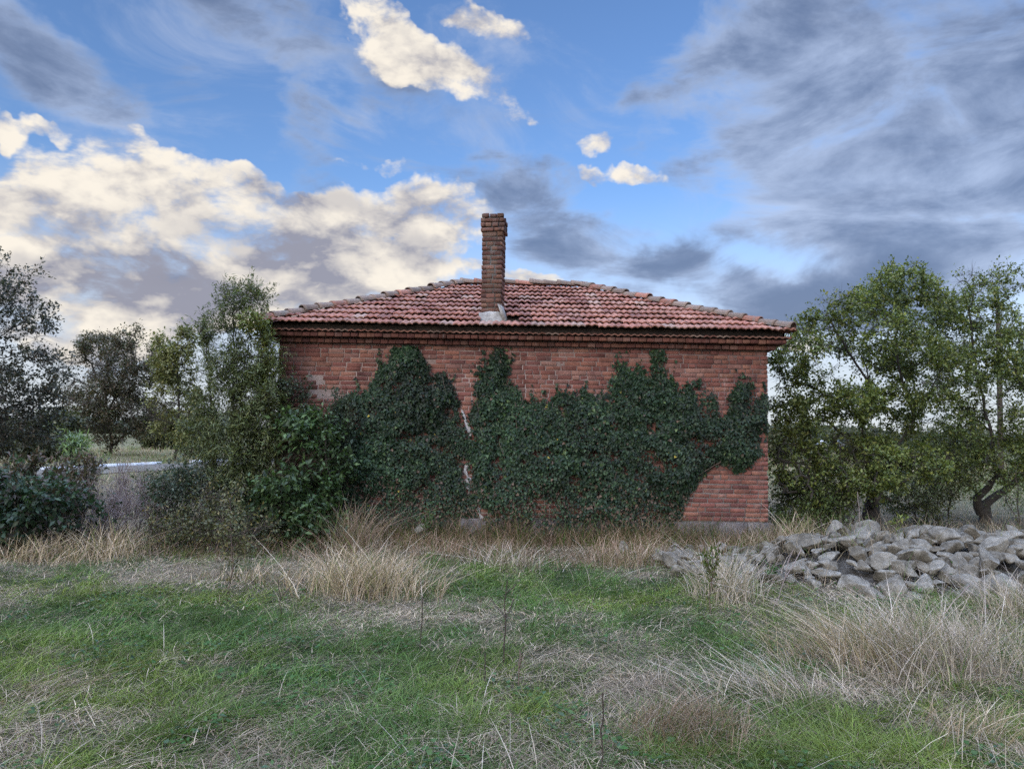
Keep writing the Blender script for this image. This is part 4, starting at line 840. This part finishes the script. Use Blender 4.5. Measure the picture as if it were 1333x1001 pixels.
# standing dry grass along the wall and the bushes
x, y = scatter(52000, 8.2, 12.0, 1.0, 1.2); nz = fbm(np.stack([x*1.2, y*1.2], -1), 101, 3)
pd = np.clip((y-8.4-1.2*nz+np.clip((-x-3.2)/2.5, 0, 1)*.5)/1.6, 0, 1)*np.clip(nz*2.2-.45, 0, 1); k = (rng.random(len(x)) < pd) & ~blocked(x, y) & (pile_h(x, y) < .12); x, y, nz = x[k], y[k], nz[k]; n = len(x)
h = rng.uniform(.10, .44, n)*(.45+.85*nz); c = pick(SP, n)*rng.uniform(.55, 1.15, (n, 1)); gr = rng.random(n) < .3; c[gr] = pick(GP, gr.sum())*.9
V, Fs, C = blades(np.stack([x, y, zt(x, y)-.01], -1), rng.normal(0, .65, (n, 2))+np.array([.1, -.05]), h, rng.uniform(.0035, .009, n), c*np.array([.96, .82, .79])*(.32+.95*fbm(np.stack([x*2.1, y*2.1], -1), 105, 3))[:, None], 3, rng.uniform(0, .5, n))
tag(mk('dry_grass', V, Fs, M_straw, None, C), kind='stuff')
# ragged growth along the foot of the wall
n = 7000; x = rng.uniform(X0-.6, X1+.5, n); y = HY-.06-np.abs(rng.normal(0, .28, n)); k = ~blocked(x, y); x, y = x[k], y[k]; n = len(x)
h = rng.uniform(.14, .72, n)*(.35+fbm(np.stack([x*2, y*2], -1), 131, 3)); c = pick(SP, n)*np.array([.96, .82, .79])*rng.uniform(.35, .95, (n, 1)); gr = rng.random(n) < .35; c[gr] = pick(GP, gr.sum())*.75
V, Fs, C = blades(np.stack([x, y, zt(x, y)-.01], -1), rng.normal(0, .5, (n, 2))+np.array([0, -.2]), h, rng.uniform(.004, .009, n), c, 3, rng.uniform(0, .5, n))
tag(mk('wall_foot_grass', V, Fs, M_straw, None, C), kind='stuff')
# dry stems and weeds standing between the stones
n = 2600; x = rng.uniform(1.9, 7.6, n); y = rng.uniform(7.4, 10.9, n); k = (fbm(np.stack([x*1.6, y*1.6], -1), 151, 2) > .50) & (pile_h(x, y) > .02); x, y = x[k], y[k]; n = len(x)
h = rng.uniform(.15, .48, n); c = pick(SP, n)*rng.uniform(.55, 1.15, (n, 1)); gr = rng.random(n) < .25; c[gr] = pick(GP, gr.sum())
V, Fs, C = blades(np.stack([x, y, terrain(x, y)+pile_h(x, y)*.85], -1), rng.normal(0, .5, (n, 2)), h, rng.uniform(.003, .007, n), c, 3, rng.uniform(0, .4, n))
tag(mk('dry_weeds', V, Fs, M_straw, None, C), kind='stuff')
# open meadow to the sides and beyond
x = rng.uniform(-30, 40, 90000); y = 11.5*(75/11.5)**rng.random(90000); k = ~blocked(x, y) & (np.abs(x) < y*.85+3); x, y = x[k], y[k]; n = len(x); nz = fbm(np.stack([x*.25, y*.25], -1), 111, 3)
h = rng.uniform(.12, .45, n)*(.5+nz); c = pick(SP, n)*rng.uniform(.7, 1.2, (n, 1)); gr = rng.random(n) < np.clip(nz*2-.75, .08, .8); c[gr] = pick(GP, gr.sum())*1.2+.02
V, Fs, C = blades(np.stack([x, y, terrain(x, y)-.01], -1), rng.normal(0, .5, (n, 2)), h, .0045*np.maximum(y/9, 1), c, 2, .2)
tag(mk('meadow_grass', V, Fs, M_straw, None, C), kind='stuff')
# low broad-leaved weeds
x, y = scatter(40000, 2.8, 9.5, 1.3, 2.3); g = greenness(x, y); nz = fbm(np.stack([x*2.4, y*2.4], -1), 121, 2); k = rng.random(len(x)) < np.clip((nz-.5)*4, 0, 1)*np.clip(g*1.5, .1, 1); x, y = x[k], y[k]; n = len(x)
P = np.stack([x, y, zt(x, y)+rng.uniform(.01, .07, n)], -1); c = pick(((.05, .11, .03, .5), (.08, .14, .05, .3), (.06, .10, .06, .2)), n)*rng.uniform(.7, 1.25, (n, 1))
V, Fq, C = leaf_geo(P, unit(np.concatenate([rng.normal(0, 1, (n, 2)), rng.uniform(-.1, .5, (n, 1))], 1)), unit(rng.normal(0, .3, (n, 3))+np.array([0, 0, 1])), rng.uniform(.02, .055, n), rng.uniform(.008, .02, n), c)
tag(mk('broad_leaved_weeds', V, [Fq], M_blade, None, C), kind='stuff')
# tufts one could point to
def tuft(px, py, rx, rym, n, hh, lean, label, pal=SP, w_=(.0032, .0075), sp=.62, tone=1.35, droop=.2, z0=0):
    n = int(n*.7); g = gnd(px, py); q = np.clip(rng.normal(0, .5, (n, 2)), -1.05, 1.05)*np.array([rx, rym]); x, y = g[0]+q[:, 0], g[1]+q[:, 1]; k = ~blocked(x, y) & (y < HY-.1); x, y, q = x[k], y[k], q[k]; n = len(x)
    h = rng.uniform(*hh, n)*np.exp(-.35*(q[:, 0]/rx)**2)*.88; L = np.array(lean)*rng.uniform(.3, 1.5, (n, 1))+rng.normal(0, sp, (n, 2))*rng.choice([.6, 1.0, 2.2], (n, 1), p=[.4, .4, .2])+q*.16
    c = pick(pal, n)*rng.uniform(.45, 1.2, (n, 1))*tone*(.6+.7*fbm(np.stack([x*4, y*4], -1), 141, 2))[:, None]; gr = rng.random(n) < .10; c[gr] = pick(GP, gr.sum())*.9; base = np.array([g[0], g[1], float(zt(g[0:1], g[1:2])[0])])
    V, Fs, C = blades(np.stack([x, y, zt(x, y)-.01+z0*np.exp(-(q[:, 0]/rx)**2*2-(q[:, 1]/rym)**2*2)*rng.random(n)], -1)-base, L, h, rng.uniform(*w_, n)*np.clip(g[1]/6, .8, 1.5), c, 4, np.clip(droop*.6+rng.normal(0, .16, n), 0, .8))
    o = mk('dry_grass_tuft', V, Fs, M_straw, None, C); o.location = base; tag(o, label, 'grass tuft', 'tufts of dry grass')
RD = ((.28, .205, .15, .4), (.22, .155, .115, .35), (.36, .29, .23, .25)); GYP = ((.42, .355, .305, .5), (.31, .25, .21, .3), (.52, .45, .39, .2))
tuft(478, 768, .75, .5, 1900, (.25, .72), (.05, -.1), 'big dry grass tuft standing in front of the left ivy', SP)
tuft(455, 715, .45, .35, 620, (.4, 1.0), (.05, 0), 'tall reddish dry stems against the bright leaved bush', RD)
tuft(655, 735, .45, .3, 300, (.2, .5), (.0, -.1), 'pale upright dry tuft before the middle of the ivy', GYP)
tuft(820, 735, .7, .35, 700, (.2, .45), (.1, -.1), 'brownish dry tuft below the right ivy', RD)
tuft(945, 780, .34, .35, 700, (.35, .8), (.05, -.1), 'upright pale tuft at the left end of the stone heap', GYP)
tuft(1215, 868, .75, .55, 2300, (.3, .72), (-.25, -.15), 'largest pale tuft leaning over the front of the stones', GYP)
tuft(1125, 860, .6, .4, 1100, (.25, .6), (-.75, -.2), 'combed over pale tuft sweeping left below the stones', SP)
tuft(1325, 800, .4, .4, 700, (.3, .6), (-.2, 0), 'grey dry tuft covering the stones at the right edge', GYP)
tuft(895, 955, .42, .30, 1700, (.10, .30), (.3, -.35), 'rusty brown matted heap of dry grass in the foreground', RD, droop=.5, sp=.7, z0=.16)
tuft(1000, 905, .5, .3, 550, (.15, .5), (-.9, .1), 'flattened grey straw tuft right of the rusty heap', GYP, droop=.4)
tuft(1270, 965, .4, .25, 500, (.15, .38), (.5, -.2), 'loose dry tuft in the bottom right corner of the yard', SP, droop=.4)
tuft(140, 728, .5, .4, 520, (.3, .7), (.1, -.1), 'tall dry tuft in front of the dead brushwood', SP)
tuft(45, 735, .8, .35, 750, (.2, .5), (.2, -.1), 'dry grass fringe at the foot of the dark bush', SP)
tuft(50, 905, .5, .28, 600, (.06, .2), (1.2, -.3), 'flattened straw patch at the left side of the lawn', RD, droop=.6)
tuft(1020, 730, .4, .4, 350, (.3, .75), (.1, -.1), 'dry stems standing by the right corner of the plinth', SP)
tuft(335, 760, .6, .25, 420, (.12, .3), (.3, -.2), 'thin straw tuft beside the lone sapling', SP)
# stalks
def stalk(px, pyb, pyt, label, lean=0., br=(), r=.006, mat=None, cat='stalk', leafy=0, pal=None):
    b0 = gnd(px, pyb); Y = b0[1]; b0[2] = float(zt(b0[0:1], b0[1:2])[0])-.02; top = at(px+lean, pyt, Y); nodes = [b0]; par = [-1]; n = 7
    for k in range(1, n+1): nodes.append(b0+(top-b0)*k/n+rng.normal(0, .006, 3)); par.append(k-1)
    for t_, dx, dy in br:
        k = int(round(t_*n)); s0 = nodes[k]; e_ = at(px+lean*t_+dx, pyb+(pyt-pyb)*t_+dy, Y+rng.normal(0, .08)); p = k
        for j in range(1, 4): nodes.append(s0+(e_-s0)*j/3+rng.normal(0, .004, 3)); par.append(p); p = len(nodes)-1
    N = np.array(nodes); Pn = np.array(par); rr = np.minimum(radii(Pn, .0022, 2.2), r); rr = np.maximum(rr*1.35, .0042*np.ones(len(N)))
    V, Fq, _ = wood(N, Pn, rr, 5); o = mk('weed_stalk', V-b0, [Fq], mat or M_stalk, None, smooth=True); o.location = b0; tag(o, label, cat)
    if leafy:
        kk = rng.integers(2, len(N), leafy); P = N[kk]+rng.normal(0, .025, (leafy, 3))-b0; c = pick(pal, leafy)*rng.uniform(.7, 1.3, (leafy, 1))
        V, Fq, C = leaf_geo(P, unit(rng.normal(0, .6, (leafy, 3))+np.array([0, 0, .5])), unit(rng.normal(0, .5, (leafy, 3))+np.array([0, 0, 1])), rng.uniform(.04, .09, leafy), rng.uniform(.006, .014, leafy), c); mk('foliage', V, [Fq], M_blade, o, C)
stalk(656, 862, 755, 'dark forked dead stalk in the middle of the lawn', 3, [(.5, -18, -28), (.5, 12, -30), (.8, 14, -16)], .006)
stalk(547, 850, 775, 'thin straight dark stalk left of the forked one', 3, (), .004)
stalk(784, 1000, 905, 'bare dark stalk rising from the bottom edge of the lawn', -1, (), .005)
stalk(632, 885, 850, 'short dark stub beside the forked stalk', 0, (), .004)
stalk(674, 895, 845, 'short brown stem right of the forked stalk', 2, [(.6, 6, -14)], .004, M_twig)
stalk(368, 800, 755, 'small dark twig near the lone sapling', -6, [(.5, 16, -18)], .005)
stalk(1122, 745, 640, 'pale upright stem among the stones before the forked trunk', -6, (), .005, M_deadtwig)
stalk(1072, 760, 675, 'dark twiggy stem standing in the stone heap', -4, [(.5, 14, -24), (.7, -10, -18)], .006)
stalk(1212, 812, 762, 'stout pale stick leaning over the large tuft', 50, (), .009, M_deadtwig, 'stick')
stalk(1005, 800, 715, 'crooked pale branch lying up against the stones', 28, [(.6, 22, -34)], .008, M_deadtwig, 'branch')
YG = ((.13, .16, .04, .6), (.18, .19, .05, .4))
stalk(1165, 740, 672, 'leafy yellow green weed growing out of the stones', 3, [(.7, -10, -12), (.8, 10, -10)], .005, M_twig, 'weed', 70, YG)
stalk(925, 800, 712, 'tall leafy green weed left of the upright pale tuft', 2, [(.5, -8, -30), (.6, 8, -24), (.4, -4, -40)], .005, M_twig, 'weed', 130, ((.08, .11, .035, .6), (.13, .14, .045, .4)))
stalk(1003, 765, 738, 'small bright green weed among the lower left stones', 2, [(.5, -6, -10), (.6, 7, -8)], .004, M_twig, 'weed', 60, ((.05, .11, .03, 1),))
stalk(550, 712, 668, 'pale green weed at the foot of the left ivy', 4, [(.5, -7, -14), (.6, 8, -12)], .004, M_twig, 'weed', 90, ((.09, .13, .05, 1),))

# utility pole and pale shed far beyond the right tree
pb = ground_pt(1302, 30, -.3); ptp = at(1299, 395, 30); pole = empty('utility_pole', pb); tag(pole, 'weathered wooden pole half hidden behind the right tree crown', 'pole')
mb = MB(); n = 14; rings = []
for k in range(n+1):
    p = pb+(ptp-pb)*k/n; r_ = .11-.025*k/n; th = np.arange(10)*2*math.pi/10; rings.append(np.stack([p[0]+np.cos(th)*r_*(1+rng.normal(0, .015, 10)), p[1]+np.sin(th)*r_, np.full(10, p[2])], -1))
V = np.concatenate(rings)-pb; i = np.arange(10); mb.add(V, [np.concatenate([np.stack([k*10+i, k*10+(i+1) % 10, (k+1)*10+(i+1) % 10, (k+1)*10+i], -1) for k in range(n)])]); mb.build('shaft', M_stalk, pole)
tp = ptp-pb; cpv = np.array([[math.cos(a)*.095+tp[0], math.sin(a)*.095+tp[1], tp[2]] for a in np.arange(10)*.628]); mk('cap', np.concatenate([cpv, cpv+[0, 0, .03], [[tp[0], tp[1], tp[2]+.09]]]), [np.stack([i, (i+1) % 10, 10+(i+1) % 10, 10+i], -1), np.stack([10+i, 10+(i+1) % 10, np.full(10, 20)], -1)], M_cement, pole)
sp_ = ground_pt(1088, 62, 0); shed = empty('shed', sp_); tag(shed, 'small far shed with a white roof glimpsed through the forked tree', 'shed')
mb = MB(); mb.add(boxv(-1.1, 1.1, -1, 1, -.2, 1.15), [BOXF]); mb.build('wall', M_cement, shed)
mk('roof', [(-1.3, -1.2, 1.15), (1.3, -1.2, 1.15), (1.3, 1.2, 1.15), (-1.3, 1.2, 1.15), (-1.3, -.2, 1.6), (1.3, -.2, 1.6)], [np.array([[0, 1, 5, 4], [2, 3, 4, 5], [3, 2, 1, 0]]), np.array([[1, 2, 5], [3, 0, 4]])], M_kerb, shed)
mb = MB(); mb.add(boxv(-.35, .35, -1.03, -1.003, 0, 1.0), [BOXF]); mb.build('door', M_deck, shed)
